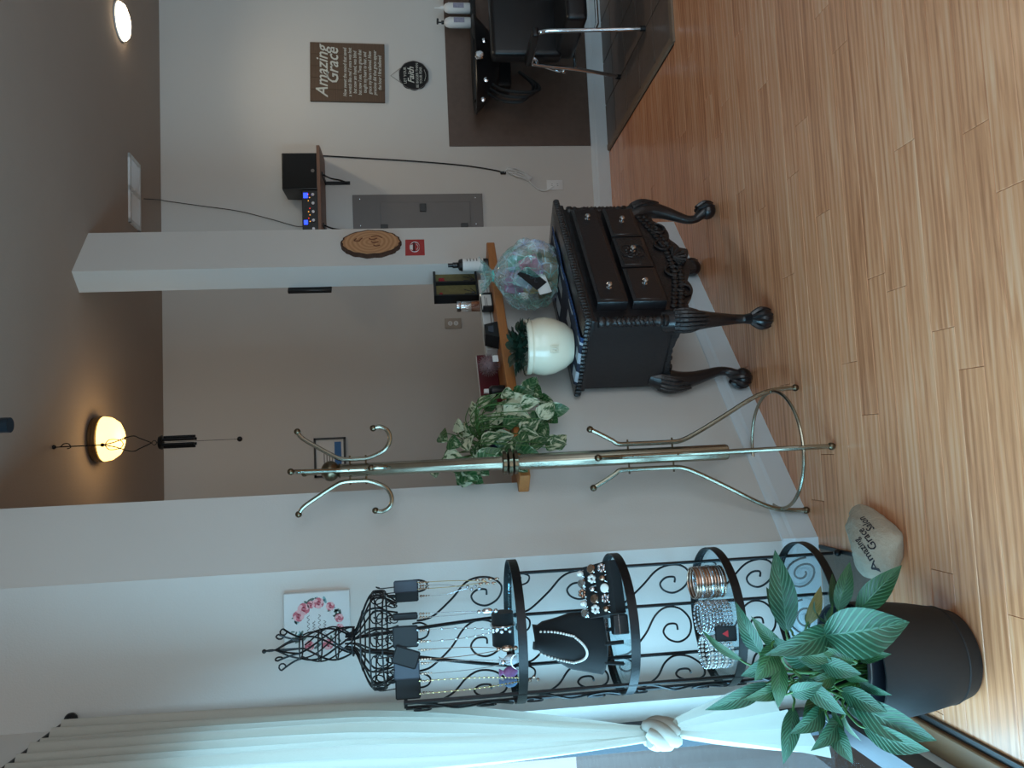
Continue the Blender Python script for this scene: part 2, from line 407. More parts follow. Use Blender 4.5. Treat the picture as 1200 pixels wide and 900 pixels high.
# ---- ceiling
c = MB(); x0, x1, ya, yb = -1.05, 5.2, -2.3, 5.6
c.add([(x0,ya,zc(ya)),(x1,ya,zc(ya)),(x1,yb,zc(yb)),(x0,yb,zc(yb)),(x0,ya,zc(ya)+.12),(x1,ya,zc(ya)+.12),(x1,yb,zc(yb)+.12),(x0,yb,zc(yb)+.12)],
      [(0,1,2,3),(7,6,5,4),(0,4,5,1),(1,5,6,2),(2,6,7,3),(3,7,4,0)])
struct(c.build('ceiling', CEIL, smooth=0), 'brownish painted ceiling')

# ---- walls
struct(MB().box((-1.05, YB, -.05), (5.2, YB+.14, zc(YB)+.02)).build('wall_back', WALL, smooth=0), 'painted back wall')
# short wall by the window, facing the room
struct(MB().box((XW, WA.y, 0), (WA.x+.002, WA.y+.12, zc(WA.y)+.002)).build('wall_left', WALL, smooth=0), 'short white wall beside the window')
# nook side wall
struct(MB().box((XW-.15, WA.y+.12, 0), (XW, YB, zc(WA.y+.1))).build('wall_nook', NOOK, smooth=0))
# window wall: solid end, header, low kerb, rear end
WZ0, WZ1 = .06, 2.12; WY0, WY1 = .35, 2.56
ww = MB()
ww.box((XW-.15, WY1, 0), (XW, WA.y+.12, zc(WY1)))
ww.box((XW-.15, WY0, WZ1), (XW, WY1, zc(WY0)+.01)); ww.box((XW-.15, WY0, 0), (XW-.06, WY1, WZ0)); ww.box((XW-.15, -2.15, 0), (XW, WY0, zc(-2.15)))
struct(ww.build('wall_window', WALL, smooth=0), 'window wall')
# front wall behind the viewer with a shop window
wf = MB(); FY = -2.0
wf.box((XW-.15, FY-.14, 0), (-.45, FY, zc(FY))); wf.box((4.3, FY-.14, 0), (5.2, FY, zc(FY))); wf.box((-.45, FY-.14, 0), (4.3, FY, .25)); wf.box((-.45, FY-.14, 2.55), (4.3, FY, zc(FY)))
struct(wf.build('wall_front', WALL, smooth=0))
struct(MB().box((5.05, FY-.14, 0), (5.2, YB, zc(YB))).build('wall_right', WALL, smooth=0))

# partition: full-height end, low wall, full-height pillar
TH = .125
S_END, S_P0, S_P1, Z_LOW = .33, 1.745, 2.075, 1.015
def part_block(b, s0, s1, z1=None):
    vs = []
    for z in (0, 1):
        for s, o in ((s0, 0), (s1, 0), (s1, -TH), (s0, -TH)):
            p = P3(s, o, 0); p.z = (z1 if z1 else zc(p.y)+.002) if z else 0; vs.append(p)
    b.add(vs, [(3,2,1,0),(4,5,6,7),(0,1,5,4),(1,2,6,5),(2,3,7,6),(3,0,4,7)])
pb = MB(); part_block(pb, 0, S_END); part_block(pb, S_END, S_P0, Z_LOW); part_block(pb, S_P0, S_P1)
struct(pb.build('wall_partition', WALL, smooth=0), 'diagonal half wall with pillar')
# oak cap of the low wall
CAPZ0, CAPZ1, CAPO = 1.015, 1.055, .095
cs0 = wp(342, 612, CAPO)[0]; cs1 = wp(616, 568, CAPO)[0]
cap = MB().rbox((cs0, -CAPO, CAPZ0), (cs1, -.0, CAPZ1), .003, 1).rbox((S_END+.001, -.003, CAPZ0), (S_P0-.001, TH+.02, CAPZ1), .003, 1)
struct(cap.build('trim_3', CAPW, loc=WA, rotz=PHI), 'oak cap on the half wall')

# ---- baseboards (stepped profile)
BBP = [(0, 0), (.014, 0), (.014, .085), (.009, .098), (.009, .112), (.004, .128), (0, .13)]
def baseboard(name, a, b, nrm):
    a, b, nrm = Vector(a), Vector(b), Vector(nrm); m = MB(); n = len(BBP)
    vs = [a+nrm*d+Vector((0, 0, z)) for d, z in BBP]+[b+nrm*d+Vector((0, 0, z)) for d, z in BBP]
    m.add(vs, [tuple(range(n)), tuple(range(2*n-1, n-1, -1))]+[(i, (i+1) % n, n+(i+1) % n, n+i) for i in range(n)])
    return struct(m.build(name, TRIMW, smooth=20))
baseboard('baseboard_back', (-.3, YB, 0), (4.5, YB, 0), (0, -1, 0))
baseboard('baseboard_partition', P3(-.004, 0, 0), P3(S_P1, 0, 0), WN)
baseboard('baseboard_left', (XW, WA.y, 0), (WA.x+.01, WA.y, 0), (0, -1, 0))
baseboard('baseboard_pillar', P3(S_P1, 0, 0), P3(S_P1, -TH, 0), WD)

# ---- windows
win = MB(); fx = XW-.06
for ya_, yb_ in ((WY1-.085, WY1), (1.40, 1.46), (WY0, WY0+.08)): win.box((fx-.06, ya_, WZ0), (fx, yb_, WZ1))
win.box((fx-.06, WY0, WZ0), (fx, WY1, WZ0+.07)); win.box((fx-.06, WY0, WZ1-.07), (fx, WY1, WZ1))
wo = struct(win.build('window_1', FRAMED, smooth=0), 'shop window with dark grey frame')
MB().box((fx-.035, WY0+.07, WZ0+.06), (fx-.029, WY1-.08, WZ1-.06)).build('pane', GLASS, wo, smooth=0)
MB().rbox((XW-.06, WY0, 0), (XW+.012, WY1, .028), .004, 1).build('sill', mat('threshold_wood', rgb(120, 84, 52), .45, var=.3, scale=8), wo)
MB().box((XW+.012, WY0, 0), (XW+.03, WY1, .012)).build('weather_strip', BLACKP, wo, smooth=0)
w2 = MB()
for xa in (-.45, 1.1, 2.7, 4.22): w2.box((xa, FY-.1, .25), (xa+.08, FY-.04, 2.55))
w2.box((-.45, FY-.1, .25), (4.3, FY-.04, .33)); w2.box((-.45, FY-.1, 2.47), (4.3, FY-.04, 2.55))
w2 = struct(w2.build('window_2', FRAMED, smooth=0), 'wide front window')
MB().box((-.4, FY-.072, .3), (4.25, FY-.066, 2.5)).build('pane', GLASS, w2, smooth=0)
# outside: paving and a plank fence
struct(MB().box((-9, -9, -.3), (-1.0, 9, -.13)).build('ground_outside', mat('paving', rgb(150, 156, 160), .9, var=.15, bump=.2), smooth=0), 'paving outside the window')
fe = thing('plank_fence', 'pale blue grey plank fence outside the window', 'fence', (-3.4, 0, -.13))
FENCE = mat('weathered_planks', rgb(132, 146, 158), .85, var=.2, scale=6)
bm_ = MB().rbox((-.012, 0, 0), (.012, .19, 1.7), .003, 1).mesh('board', FENCE, 30)
for k in range(26):
    o = bpy.data.objects.new('board', bm_); COL.objects.link(o); o.parent = fe; o.location = (0, .4+k*.2, 0)
MB().box((-.06, .4, .3), (-.012, 5.6, .38)).box((-.06, .4, 1.3), (-.012, 5.6, 1.38)).build('rail', FENCE, fe, smooth=0)

# the coloured mat edge on the floor under the jewellery stand
mt = MB().rbox((XW+.035, 2.37, 0), (-.405, WA.y-.03, .006), .002, 1)
mto = tag(mt.build('entry_mat', mat('mat_fibre', rgb(122, 104, 92), .95, var=.15, scale=90, bump=.4, bscale=300)), 'flat brown grey entry mat under the jewellery stand', 'mat')
MB().box((-.411, 2.37, .0), (-.399, WA.y-.028, .0085)).build('mat_edge', BLACKP, mto, smooth=0)

# ================================================================== DRESSER
DS, DO_ = 1.185, .215
dr = thing('dresser', 'dark carved wooden dresser with cabriole legs and brass knobs', 'dresser', P3(DS, DO_, 0), PHI)
# local: x along the wall, -y towards the room
hw, yf, yk = .408, -.185, .180
ZB, ZT = .395, .742
MB().rbox((-hw, yf, ZB), (hw, yk, ZT), .004, 1).build('body', DRESS, dr)
top = MB().rbox((-hw-.028, yf-.030, ZT), (hw+.028, yk+.012, ZT+.030), .006, 2).rbox((-hw-.012, yf-.014, ZT-.018), (hw+.012, yk, ZT), .006, 2).build('top', DRESS, dr)
# carved gadroon beading round the edge of the top
gb = MB()
def beads(p, q, n):
    p, q = Vector(p), Vector(q)
    d = (q-p).normalized()
    for i in range(n):
        c = p.lerp(q, (i+.5)/n)
        gb.ball(c, .0125, 6, 4, (.8 if abs(d.x) > .5 else .75, .75 if abs(d.x) > .5 else .8, 1.15))
for zz in (ZT+.015,):
    beads((-hw-.028, yf-.030, zz), (hw+.028, yf-.030, zz), 46)
    beads((-hw-.028, yf-.030, zz), (-hw-.028, yk+.012, zz), 20); beads((hw+.028, yf-.030, zz), (hw+.028, yk+.012, zz), 20)
gb.build('carved_edge', CARVE, top)
def knob(px, pz, yy, par):
    k = MB().lathe([(.011, 0), (.011, .003), (.005, .005), (.004, .012), (.010, .016), (.012, .021), (.009, .026), (.0001, .028)], (0, 0, 0), 14, RX(pi/2))
    return k.build('knob', SILVER, par, loc=(px, yy, pz))
def drawer(x0, x1, z0, z1, knobs, carved=False):
    d = MB().rbox((x0, yf-.042, z0), (x1, yf+.004, z1), .005, 2).build('drawer', DRESS, dr)
    for kx in knobs: knob(kx, (z0+z1)/2, yf-.043, d)
    MB().rbox((x0+.012, yf-.0445, z0+.012), (x1-.012, yf-.036, z1-.012), .003, 1).build('drawer_panel', CARVE if carved else DRESS, d)
    if carved:
        g = MB(); cx, cz = (x0+x1)/2, (z0+z1)/2
        for sx in (-1, 1):
            for sz in (-1, 1):
                pts = [(cx+sx*(.020+.055*t)*cos(t*5+.4)*.9, yf-.0455, cz+sz*(.012+.045*t)*abs(sin(t*5+.5))) for t in [i/14 for i in range(15)]]
                g.tube(pts, .0035, 5)
        for k in range(10): g.ball((cx+.03*cos(k*.628), yf-.0455, cz+.026*sin(k*.628)), .008, 6, 4, (1, .5, 1))
        g.build('carving', CARVE, d)
drawer(-.338, .338, .582, .706, (-.250, .250))
drawer(-.338, -.116, .424, .562, (-.228,)); drawer(-.108, .108, .424, .562, (.0,), True); drawer(.116, .338, .424, .562, (.228,))
# carved quarter columns on the front corners
for sx in (-1, 1):
    q = MB(); prof = [(.020, .43), (.024, .435), (.024, .448), (.018, .452), (.022, .462), (.022, .47), (.017, .478)]
    for i in range(13): prof.append((.0165+.004*abs(sin(i*pi/3)), .484+i*.0135))
    prof += [(.017, .66), (.022, .668), (.022, .676), (.018, .682), (.024, .69), (.024, .703), (.02, .71)]
    q.lathe(prof, (sx*(hw-.008), yf+.008, 0), 14)
    for i in range(9):
        q.tube([(sx*(hw-.008)+.02*cos(a), yf+.008+.02*sin(a), .49+i*.018+.008*sin(2*a)) for a in [k*pi/4 for k in range(9)]], .003, 5)
    q.build('corner_column', CARVE, dr)
# carved apron below the drawers
ap = []
N = 60
for i in range(N+1):
    t = -1+2*i/N; z = ZB-.035-.085*max(0, cos(t*pi*.5))**.7-.022*abs(sin(t*7.5)) - (.03 if abs(t) < .22 else 0)
    ap.append((t*(hw-.05), z))
poly = [(hw-.05, ZB+.01)]+[(-hw+.05, ZB+.01)]+ap
apo = MB().prism(poly, .024, T(0, yf+.024, 0) @ RX(pi/2)).build('apron', CARVE, dr)
g = MB()
for i in range(26):
    t = -1+2*(i+.5)/26; z = ZB-.02-.07*max(0, cos(t*pi*.5))
    for k in range(2):
        g.ball((t*(hw-.07), yf-.004, z+.028*k-.01), .014, 7, 5, (1, .5, 1.1))
for sx in (-1, 1):
    for b0, dirn in ((.09, 1), (.22, -1)):
        g.tube([(sx*(b0+.045*(1-t)*cos(t*9)), yf-.006, ZB-.065+.045*(1-t)*sin(t*9)*dirn) for t in [i/24 for i in range(25)]], .006, 6)
for k in range(7):
    a = pi*(k+.5)/7; g.tube([(.01*cos(a), yf-.006, ZB-.085+.0*a), (.065*cos(a), yf-.010, ZB-.09-.05*sin(a))], [.006, .011], 6)
g.build('carving', CARVE, apo)
# side skirts
for sx in (-1, 1):
    pts = [(yf+.03, ZB+.01)] + [(yf+.03+(yk-yf-.06)*i/20, ZB-.008-.030*(abs(2*i/20-1)**2.2)-.006*abs(sin(i*1.2))) for i in range(21)] + [(yk-.03, ZB+.01)]
    MB().prism(pts, .02, T(sx*hw-(.02 if sx > 0 else 0), 0, 0) @ Matrix(((0,0,1,0),(1,0,0,0),(0,1,0,0),(0,0,0,1)))).build('side_skirt', CARVE, dr)
def cab_leg(sx, sy):
    cx, cy = sx*(hw-.035), (yf+.035 if sy < 0 else yk-.035)
    dx, dy = sx*.75, (sy*.66 if sy < 0 else sy*.25)
    prof = [(.000, .44, .044), (.018, .40, .047), (.036, .355, .046), (.040, .31, .040), (.028, .25, .031), (.008, .19, .025), (-.008, .14, .0205), (-.006, .10, .019), (.010, .078, .024), (.028, .058, .034)]
    m = MB().tube(smooth_path([(cx+dx*o, cy+dy*o, z) for o, z, r in prof], 3), [r for r in [x for i in range(len(prof)-1) for x in [prof[i][2]+(prof[i+1][2]-prof[i][2])*k/3 for k in range(3)]]+[prof[-1][2]]], 12)
    l = m.build('leg', DRESS, dr)
    fx_, fy_ = cx+dx*.034, cy+dy*.034
    f = MB().ball((fx_, fy_, .0385), .042, 16, 10, (1, 1, .92))
    for k in range(4):
        a = math.atan2(dy, dx)+(-1.2+k*.8)
        f.tube(smooth_path([(fx_+.018*cos(a), fy_+.018*sin(a), .088), (fx_+.037*cos(a), fy_+.037*sin(a), .062), (fx_+.0405*cos(a), fy_+.0405*sin(a), .034), (fx_+.034*cos(a), fy_+.034*sin(a), .012)], 4), [.010]*7+[.008, .007, .006, .005, .004, .003], 6)
    f.build('claw_foot', DRESS, l)
    # acanthus carving on the knee with ears
    k = MB()
    for j in range(7):
        a = math.atan2(dy, dx)+(-1.1+j*.37)
        k.tube(smooth_path([(cx+dx*.02+.042*cos(a), cy+dy*.02+.042*sin(a), .405), (cx+dx*.036+.046*cos(a), cy+dy*.036+.046*sin(a), .36), (cx+dx*.036+.038*cos(a*.98), cy+dy*.036+.038*sin(a*.98), .30-.03*cos((j-3)*.6))], 4), [.012, .012, .011, .011, .010, .010, .008, .006, .003], 6)
    for ex, ey in ((-sx, 0), (0, -sy)):
        for q in range(4):
            k.ball((cx+ex*(.045+.026*q), cy+ey*(.045+.026*q), ZB-.012-.002*q+.006*(q % 2)), .026-.004*q, 8, 6, (1, .8, 1.25-.12*q) if ex else (.8, 1, 1.25-.12*q))
    k.build('knee_carving', CARVE, l)
for sx in (-1, 1):
    for sy in (-1, 1): cab_leg(sx, sy)

# ---- things on the dresser
ZD = ZT+.030
def dl(s, o): return P3(s, o, 0)
def runner_mat():
    m = mat('woven_runner', rgb(30, 40, 60), .9, var=.3, scale=60, bump=.4, bscale=250); nt = m.node_tree; b = nt.nodes['Principled BSDF']; L = nt.links.new
    tc = nt.nodes.new('ShaderNodeTexCoord'); sp = nt.nodes.new('ShaderNodeSeparateXYZ'); L(tc.outputs['Object'], sp.inputs[0])
    def band(o, period, duty, ph=0):
        a = nt.nodes.new('ShaderNodeMath'); a.operation = 'MULTIPLY_ADD'; a.inputs[1].default_value = 1/period; a.inputs[2].default_value = ph+40; L(o, a.inputs[0])
        f = nt.nodes.new('ShaderNodeMath'); f.operation = 'FRACT'; L(a.outputs[0], f.inputs[0])
        g = nt.nodes.new('ShaderNodeMath'); g.operation = 'LESS_THAN'; g.inputs[1].default_value = duty; L(f.outputs[0], g.inputs[0]); return g.outputs[0]
    prev = b.inputs['Base Color'].links[0].from_socket
    wh = nt.nodes.new('ShaderNodeMath'); wh.operation = 'MULTIPLY'; L(band(sp.outputs[0], .235, .42, .1), wh.inputs[0]); L(band(sp.outputs[1], .10, .55, .55), wh.inputs[1])
    mx = nt.nodes.new('ShaderNodeMix'); mx.data_type = 'RGBA'; mx.inputs[7].default_value = rgb(170, 180, 190); L(prev, mx.inputs[6]); L(wh.outputs[0], mx.inputs[0])
    bl = nt.nodes.new('ShaderNodeMath'); bl.operation = 'LESS_THAN'; bl.inputs[1].default_value = -.112; L(sp.outputs[1], bl.inputs[0])
    ck = nt.nodes.new('ShaderNodeTexChecker'); ck.inputs['Scale'].default_value = 95; ck.inputs[1].default_value = rgb(32, 72, 120); ck.inputs[2].default_value = rgb(20, 40, 74); L(tc.outputs['Object'], ck.inputs[0])
    m2 = nt.nodes.new('ShaderNodeMix'); m2.data_type = 'RGBA'; L(mx.outputs[2], m2.inputs[6]); L(ck.outputs[0], m2.inputs[7]); L(bl.outputs[0], m2.inputs[0])
    L(m2.outputs[2], b.inputs['Base Color']); return m
RUN = runner_mat()
rn = MB()
def rfn(a, b):
    x = -.45+a*.80; yy = -.135+b*.25; z = .004
    edge = -hw-.032
    if x < edge: z = .004-(edge-x)*1.0; x = edge-.004-.002*sin(b*9)
    return Vector((x, yy+.004*sin(a*14), z+.0015*sin(a*23+b*7)))
rn.grid(rfn, 60, 16)
ro = tag(rn.build('table_runner', RUN, loc=P3(DS, DO_, ZD+.001), rotz=PHI), 'navy and white woven runner laid over the dresser top', 'table runner')
sm = ro.modifiers.new('thickness', 'SOLIDIFY'); sm.thickness = .003; sm.offset = 1
ZR = ZD+.0105
# white ovoid planter
s_, z_ = wp(490, 672, .25)
PL = P3(.855, .215, ZR)
pt = thing('planter', 'glossy cream egg-shaped planter on the dresser', 'planter', PL)
pp = [(r*1.10, z*1.08) for r, z in [(.045, 0), (.062, .002), (.085, .03), (.102, .07), (.108, .105), (.105, .135), (.098, .152), (.099, .158), (.103, .162), (.103, .176), (.098, .180), (.092, .178), (.090, .150), (.0001, .148)]]
MB().lathe(pp, (0, 0, 0), 36).build('pot', CREAM, pt)
rel = MB()
for k in range(5):
    rel.tube([(cx_, cy_, cz_) for cx_, cy_, cz_ in [((.1185)*cos(-1.9+.05*k+.03*cos(t)), (.1185)*sin(-1.9+.05*k+.03*cos(t)), .092+.018*sin(t)) for t in [j*pi/5 for j in range(11)]]], .0015, 5)
rel.build('emblem', CREAM, pt)
MB().lathe([(.098, .160), (.0001, .168)], (0, 0, 0), 24).build('soil', SOIL, pt)
dp = thing('succulent_plant', 'dark green leafy plant growing in the cream planter', 'plant', PL+Vector((0, 0, .168)))
for k in range(64):
    a = k*2.4+random.uniform(-.3, .3); r = .10*math.sqrt((k+1)/64); ln = random.uniform(.05, .08)
    p0 = Vector((r*cos(a)*.7, r*sin(a)*.7, .012+random.uniform(0, .03)))
    el = random.uniform(-.1, .5)+1.0*(1-r/.10)
    p1 = p0+Vector((cos(a)*cos(el), sin(a)*cos(el), sin(el)))*ln
    leaf('leaf', p0, p1, random.uniform(.034, .050), DARKLEAF, dp, .12, .3, (random.uniform(-.4, .4), random.uniform(-.4, .4), 1), nv=7, shape='paddle')

# gift basket wrapped in cellophane
def cello():
    m = bpy.data.materials.new('cellophane'); m.use_nodes = True; nt = m.node_tree; b = nt.nodes['Principled BSDF']; L = nt.links.new
    tc = nt.nodes.new('ShaderNodeTexCoord'); no = nt.nodes.new('ShaderNodeTexNoise'); no.inputs['Scale'].default_value = 9; no.inputs['Detail'].default_value = 3; L(tc.outputs['Object'], no.inputs['Vector'])
    cr = nt.nodes.new('ShaderNodeValToRGB'); e = cr.color_ramp.elements; e[0].position = .3; e[0].color = rgb(70, 140, 132); e[1].position = .7; e[1].color = rgb(150, 130, 190)
    k = e.new(.45); k.color = rgb(140, 190, 178); k = e.new(.58); k.color = rgb(190, 210, 220); L(no.outputs[0], cr.inputs[0]); L(cr.outputs[0], b.inputs['Base Color'])
    b.inputs['Roughness'].default_value = .1; b.inputs['Specular IOR Level'].default_value = .9; b.inputs['Coat Weight'].default_value = .5
    vo = nt.nodes.new('ShaderNodeTexVoronoi'); vo.feature = 'DISTANCE_TO_EDGE'; vo.inputs['Scale'].default_value = 22; L(tc.outputs['Object'], vo.inputs['Vector'])
    mr = nt.nodes.new('ShaderNodeMapRange'); mr.inputs[1].default_value = 0; mr.inputs[2].default_value = .12; mr.inputs[3].default_value = .6; mr.inputs[4].default_value = .30; L(vo.outputs[0], mr.inputs[0]); L(mr.outputs[0], b.inputs['Alpha'])
    bp = nt.nodes.new('ShaderNodeBump'); bp.inputs['Strength'].default_value = .6; bp.inputs['Distance'].default_value = .01; L(vo.outputs[0], bp.inputs['Height']); L(bp.outputs[0], b.inputs['Normal'])
    return m
CELLO = cello()
gs, go = 1.345, .215
gf = thing('gift_basket', 'gift basket wrapped in teal shimmering cellophane on the dresser', 'gift basket', P3(gs, go, ZR), PHI)
WICK = mat('wicker', rgb(150, 120, 84), .8, var=.3, scale=70, bump=.6, bscale=120)
MB().lathe([(.085, 0), (.10, .03), (.112, .07), (.104, .07), (.092, .02), (.0001, .012)], (0, 0, 0), 24).build('basket', WICK, gf)
random.seed(3)
gift_cols = [rgb(170, 90, 170), rgb(214, 190, 110), rgb(200, 110, 150), rgb(90, 110, 180), rgb(180, 180, 200), rgb(120, 190, 170), rgb(150, 60, 120)]
for k, cc in enumerate(gift_cols):
    a = k*2.4; r = .05 if k else 0
    Mx = T(r*cos(a), r*sin(a), .085+.016*k) @ Euler((random.uniform(-.5, .5), random.uniform(-.5, .5), a)).to_matrix().to_4x4()
    MB().rbox((-.035, -.022, -.045), (.035, .022, .045), .006, 1, Mx).build('packet', mat('packet_%d' % k, cc, .35, var=.5, scale=40), gf)
random.seed(11)
bag = MB()
def bfn(a, t):
    an = a*2*pi
    prof = [(0, .104), (.10, .128), (.3, .148), (.5, .140), (.68, .100), (.80, .040), (.84, .020), (.90, .045), (1.0, .080)]
    for (t0, r0_), (t1, r1_) in zip(prof, prof[1:]):
        if t0 <= t <= t1: r = r0_+(r1_-r0_)*(t-t0)/(t1-t0); break
    r *= 1+.10*sin(an*5+t*4)+.06*sin(an*11-t*9)*(1 if t > .1 else .3)+.05*sin(an*17+t*21)
    z = .002+t*.335
    return Vector((r*cos(an), r*sin(an), z + .006*sin(an*7)*(t > .9)))
bag.grid(bfn, 60, 34, True)
bag.build('wrapping', CELLO, gf, smooth=25)
MB().tube([(.024*cos(a), .024*sin(a), .2815+.002*sin(3*a)) for a in [k*pi/8 for k in range(16)]], .004, 6, True).build('ribbon', mat('teal_ribbon', rgb(90, 190, 180), .4), gf)
Mt = T(-.140, -.085, .128) @ RZ(-.35) @ RY(-.75) @ RX(.12)
MB().rbox((-.058, -.0015, -.033), (.058, .0015, .033), .001, 1, Mt).build('black_tag', CARD, gf)
MB().tube([(-.03+.06*t, -.0022, .008*sin(t*14)) for t in [i/24 for i in range(25)]], .0012, 4, M=Mt).build('tag_scrawl', GCARD, gf)
Mt2 = T(-.165, -.070, .090) @ RZ(-.35) @ RY(-.25)
MB().rbox((-.050, -.0012, -.024), (.050, .0012, .024), .001, 1, Mt2).rbox((-.046, .004, -.034), (.046, .006, .016), .001, 1, Mt2).build('white_tag', PAPER, gf)

# ================================================================== ON THE HALF WALL
ZS = CAPZ1
def local_thing(name, label, cat, s, o, z=ZS, group=None, rz=0): return thing(name, label, cat, P3(s, o, z), PHI+rz, group)
# white long box with a black picture box and a jar standing on it
s0 = wp(900-416, 566, -.05)[0]; s1 = wp(900-334, 562, -.05)[0]
wb = MB().rbox((0, -.045, 0), (s1-s0, .045, .052), .004, 1)
wbo = tag(wb.build('long_box', mat('white_carton', rgb(206, 210, 210), .6, var=.04), loc=P3(s0, -.06, ZS), rotz=PHI), 'long flat white box lying on the half wall ledge', 'box')
MB().box((.01, -.0455, .012), (s1-s0-.01, -.0450, .016)).build('seam', GREYM, wbo, smooth=0)
fb0 = wp(900-351, 530, -.07)[0]; fb1 = wp(900-319, 530, -.07)[0]; zt_ = wp(900-335, 508, -.07)[1]
fbh = zt_-(ZS+.052); fbw = fb1-fb0
fb = local_thing('shadow_box', 'small black framed double picture box with red roses on the ledge', 'picture frame', (fb0+fb1)/2, -.07, ZS+.052)
fr_ = MB()
for x in (-fbw/2, -.005, fbw/2-.010): fr_.box((x, -.025, 0), (x+.010, .025, fbh))
fr_.box((-fbw/2, -.025, 0), (fbw/2, .025, .010)); fr_.box((-fbw/2, -.025, fbh-.012), (fbw/2, .025, fbh))
fr_.build('frame', BLACKP, fb, smooth=0)
ART = mat('olive_print', rgb(110, 104, 66), .7, var=.45, scale=30)
ROSE = mat('rose_red', rgb(150, 28, 38), .6, var=.4, scale=90)
for i, x in enumerate((-fbw/2+.01, .005)):
    p = MB().box((x, -.005, .010), (x+fbw/2-.015, 0, fbh-.012)).build('print', ART, fb, smooth=0)
    g = MB()
    for k in range(7 if i else 2): g.ball((x+.02+.006*(k % 3)*2, -.006, fbh-.035-.013*(k//3)), .009, 8, 5, (1, .3, 1))
    g.build('rose', ROSE, p)
    g = MB()
    for k in range(6): g.tube([(x+.035, -.006, .012), (x+.015+.011*k, -.007, .05+.02*sin(k*2))], .002, 4)
    g.build('twig', BLACKP, p)
js = wp(900-360, 550, -.06)[0]
jz = wp(900-360, 535, -.06)[1]-(ZS+.052)
ja = local_thing('candle_jar', 'glass jar with silver lid and amber filling on the white box', 'jar', js, -.055, ZS+.052)
MB().lathe([(.024, 0), (.027, .004), (.027, jz-.022), (.022, jz-.018), (.022, jz-.012)], (0, 0, 0), 20).build('glass', JARG, ja)
MB().lathe([(.0255, .002), (.0255, (jz-.02)*.45), (.0001, (jz-.02)*.45)], (0, 0, 0), 20).build('filling', mat('amber_wax', rgb(150, 84, 52), .5), ja)
MB().lathe([(.026, jz-.020), (.027, jz-.018), (.027, jz-.002), (.024, jz), (.0001, jz)], (0, 0, 0), 20).build('lid', SILVER, ja)
# bottle in front of the pillar
bs, bz = wp(900-311, 525, .045)
bt = local_thing('lotion_bottle', 'black bottle with white label in front of the pillar', 'bottle', bs, .045)
bh = bz-ZS
MB().lathe([(.028, 0), (.031, .003), (.031, bh*.66), (.026, bh*.73), (.012, bh*.76), (.0001, bh*.765)], (0, 0, 0), 22).build('bottle_body', BLACKP, bt)
MB().lathe([(.0315, bh*.13), (.0315, bh*.64)], (0, 0, 0), 22).build('label', PAPER, bt)
MB().lathe([(.012, bh*.76), (.014, bh*.77), (.014, bh*.88), (.010, bh*.89), (.010, bh), (.0001, bh)], (0, 0, 0), 16).build('cap', BLACKP, bt)
g = MB()
for k in range(4): g.box((-.014, -.0325, bh*(.28+.08*k)), (.010-.004*(k % 2), -.0318, bh*(.28+.08*k)+.004))
g.build('label_print', GREYM, bt, smooth=0)
# black card holder with white cards
cs_ = wp(900-359, 570, .0)[0]
ch = local_thing('card_holder', 'small black card holder filled with white cards on the ledge', 'card holder', cs_, .03)
MB().rbox((-.055, -.012, 0), (.055, .022, .008), .002, 1).rbox((-.055, .016, 0), (.055, .022, .055), .002, 1).rbox((-.055, -.012, 0), (-.045, .022, .05), .002, 1).rbox((.045, -.012, 0), (.055, .022, .05), .002, 1).build('holder', BLACKP, ch)
MB().box((-.043, -.006, .008), (.043, .014, .052)).build('cards', PAPER, ch, smooth=0)
MB().box((-.043, -.0066, .028), (.02, -.006, .031)).box((-.043, -.0066, .036), (.03, -.006, .039)).build('print', GREYM, ch, smooth=0)
# black faceted box
ts = wp(900-402, 572, .0)[0]
tb = local_thing('trinket_box', 'black faceted trinket box on the ledge behind the planter', 'box', ts, .045)
MB().prism([(-.055, 0), (.055, 0), (.035, .06), (-.03, .06)], .07, T(0, .035, 0) @ RX(pi/2)).build('box_body', BLACKP, tb)
MB().prism([(-.022, .022), (.022, .022), (.018, .045), (-.014, .045)], .002, T(0, -.036, 0) @ RX(pi/2)).build('lid_panel', GCARD, tb)
# crimson book leaning at the back, bristle ball ornament, dark bottle
r0s, r0z = wp(900-467, 590, -.07); r1s, r1z = wp(900-408, 556, -.07)
MB_ = MB().rbox((-(r1s-r0s)/2, -.010, 0), ((r1s-r0s)/2, .010, r1z-ZS-.01), .003, 1)
bk = tag(MB_.build('book', mat('crimson_cover', rgb(92, 16, 30), .55, var=.15), loc=P3((r0s+r1s)/2, -.122, ZS+.001), rotz=PHI), 'crimson hardback standing at the back of the ledge', 'book')
MB().box((-(r1s-r0s)/2+.004, -.0075, r1z-ZS-.0105), ((r1s-r0s)/2-.002, .0075, r1z-ZS-.009)).build('pages', PAPER, bk, smooth=0)
bs_ = wp(900-428, 573, -.0)[0]
PINKG = mat('rose_grey_bristle', rgb(120, 96, 98), .6, var=.4, scale=80)
br = local_thing('bristle_ornament', 'round rose grey bristly ornament with a white tag on the ledge', 'ornament', bs_, .0)
bb = MB().ball((0, 0, .052), .040, 14, 10)
for k in range(120):
    z = 1-2*(k+.5)/120; a = k*2.39996; r = math.sqrt(1-z*z); d = Vector((r*cos(a), r*sin(a), z))
    bb.tube([Vector((0, 0, .052))+d*.038, Vector((0, 0, .052))+d*.052], [.0026, .0006], 4)
bb.build('ball', PINKG, br)
MB().rbox((-.045, -.062, .015), (-.005, -.060, .040), .001, 1).build('tag', PAPER, br)
b2s = wp(900-458, 585, .02)[0]
nb = local_thing('serum_bottle', 'small black bottle with white cap on the ledge beside the pothos', 'bottle', b2s, .02)
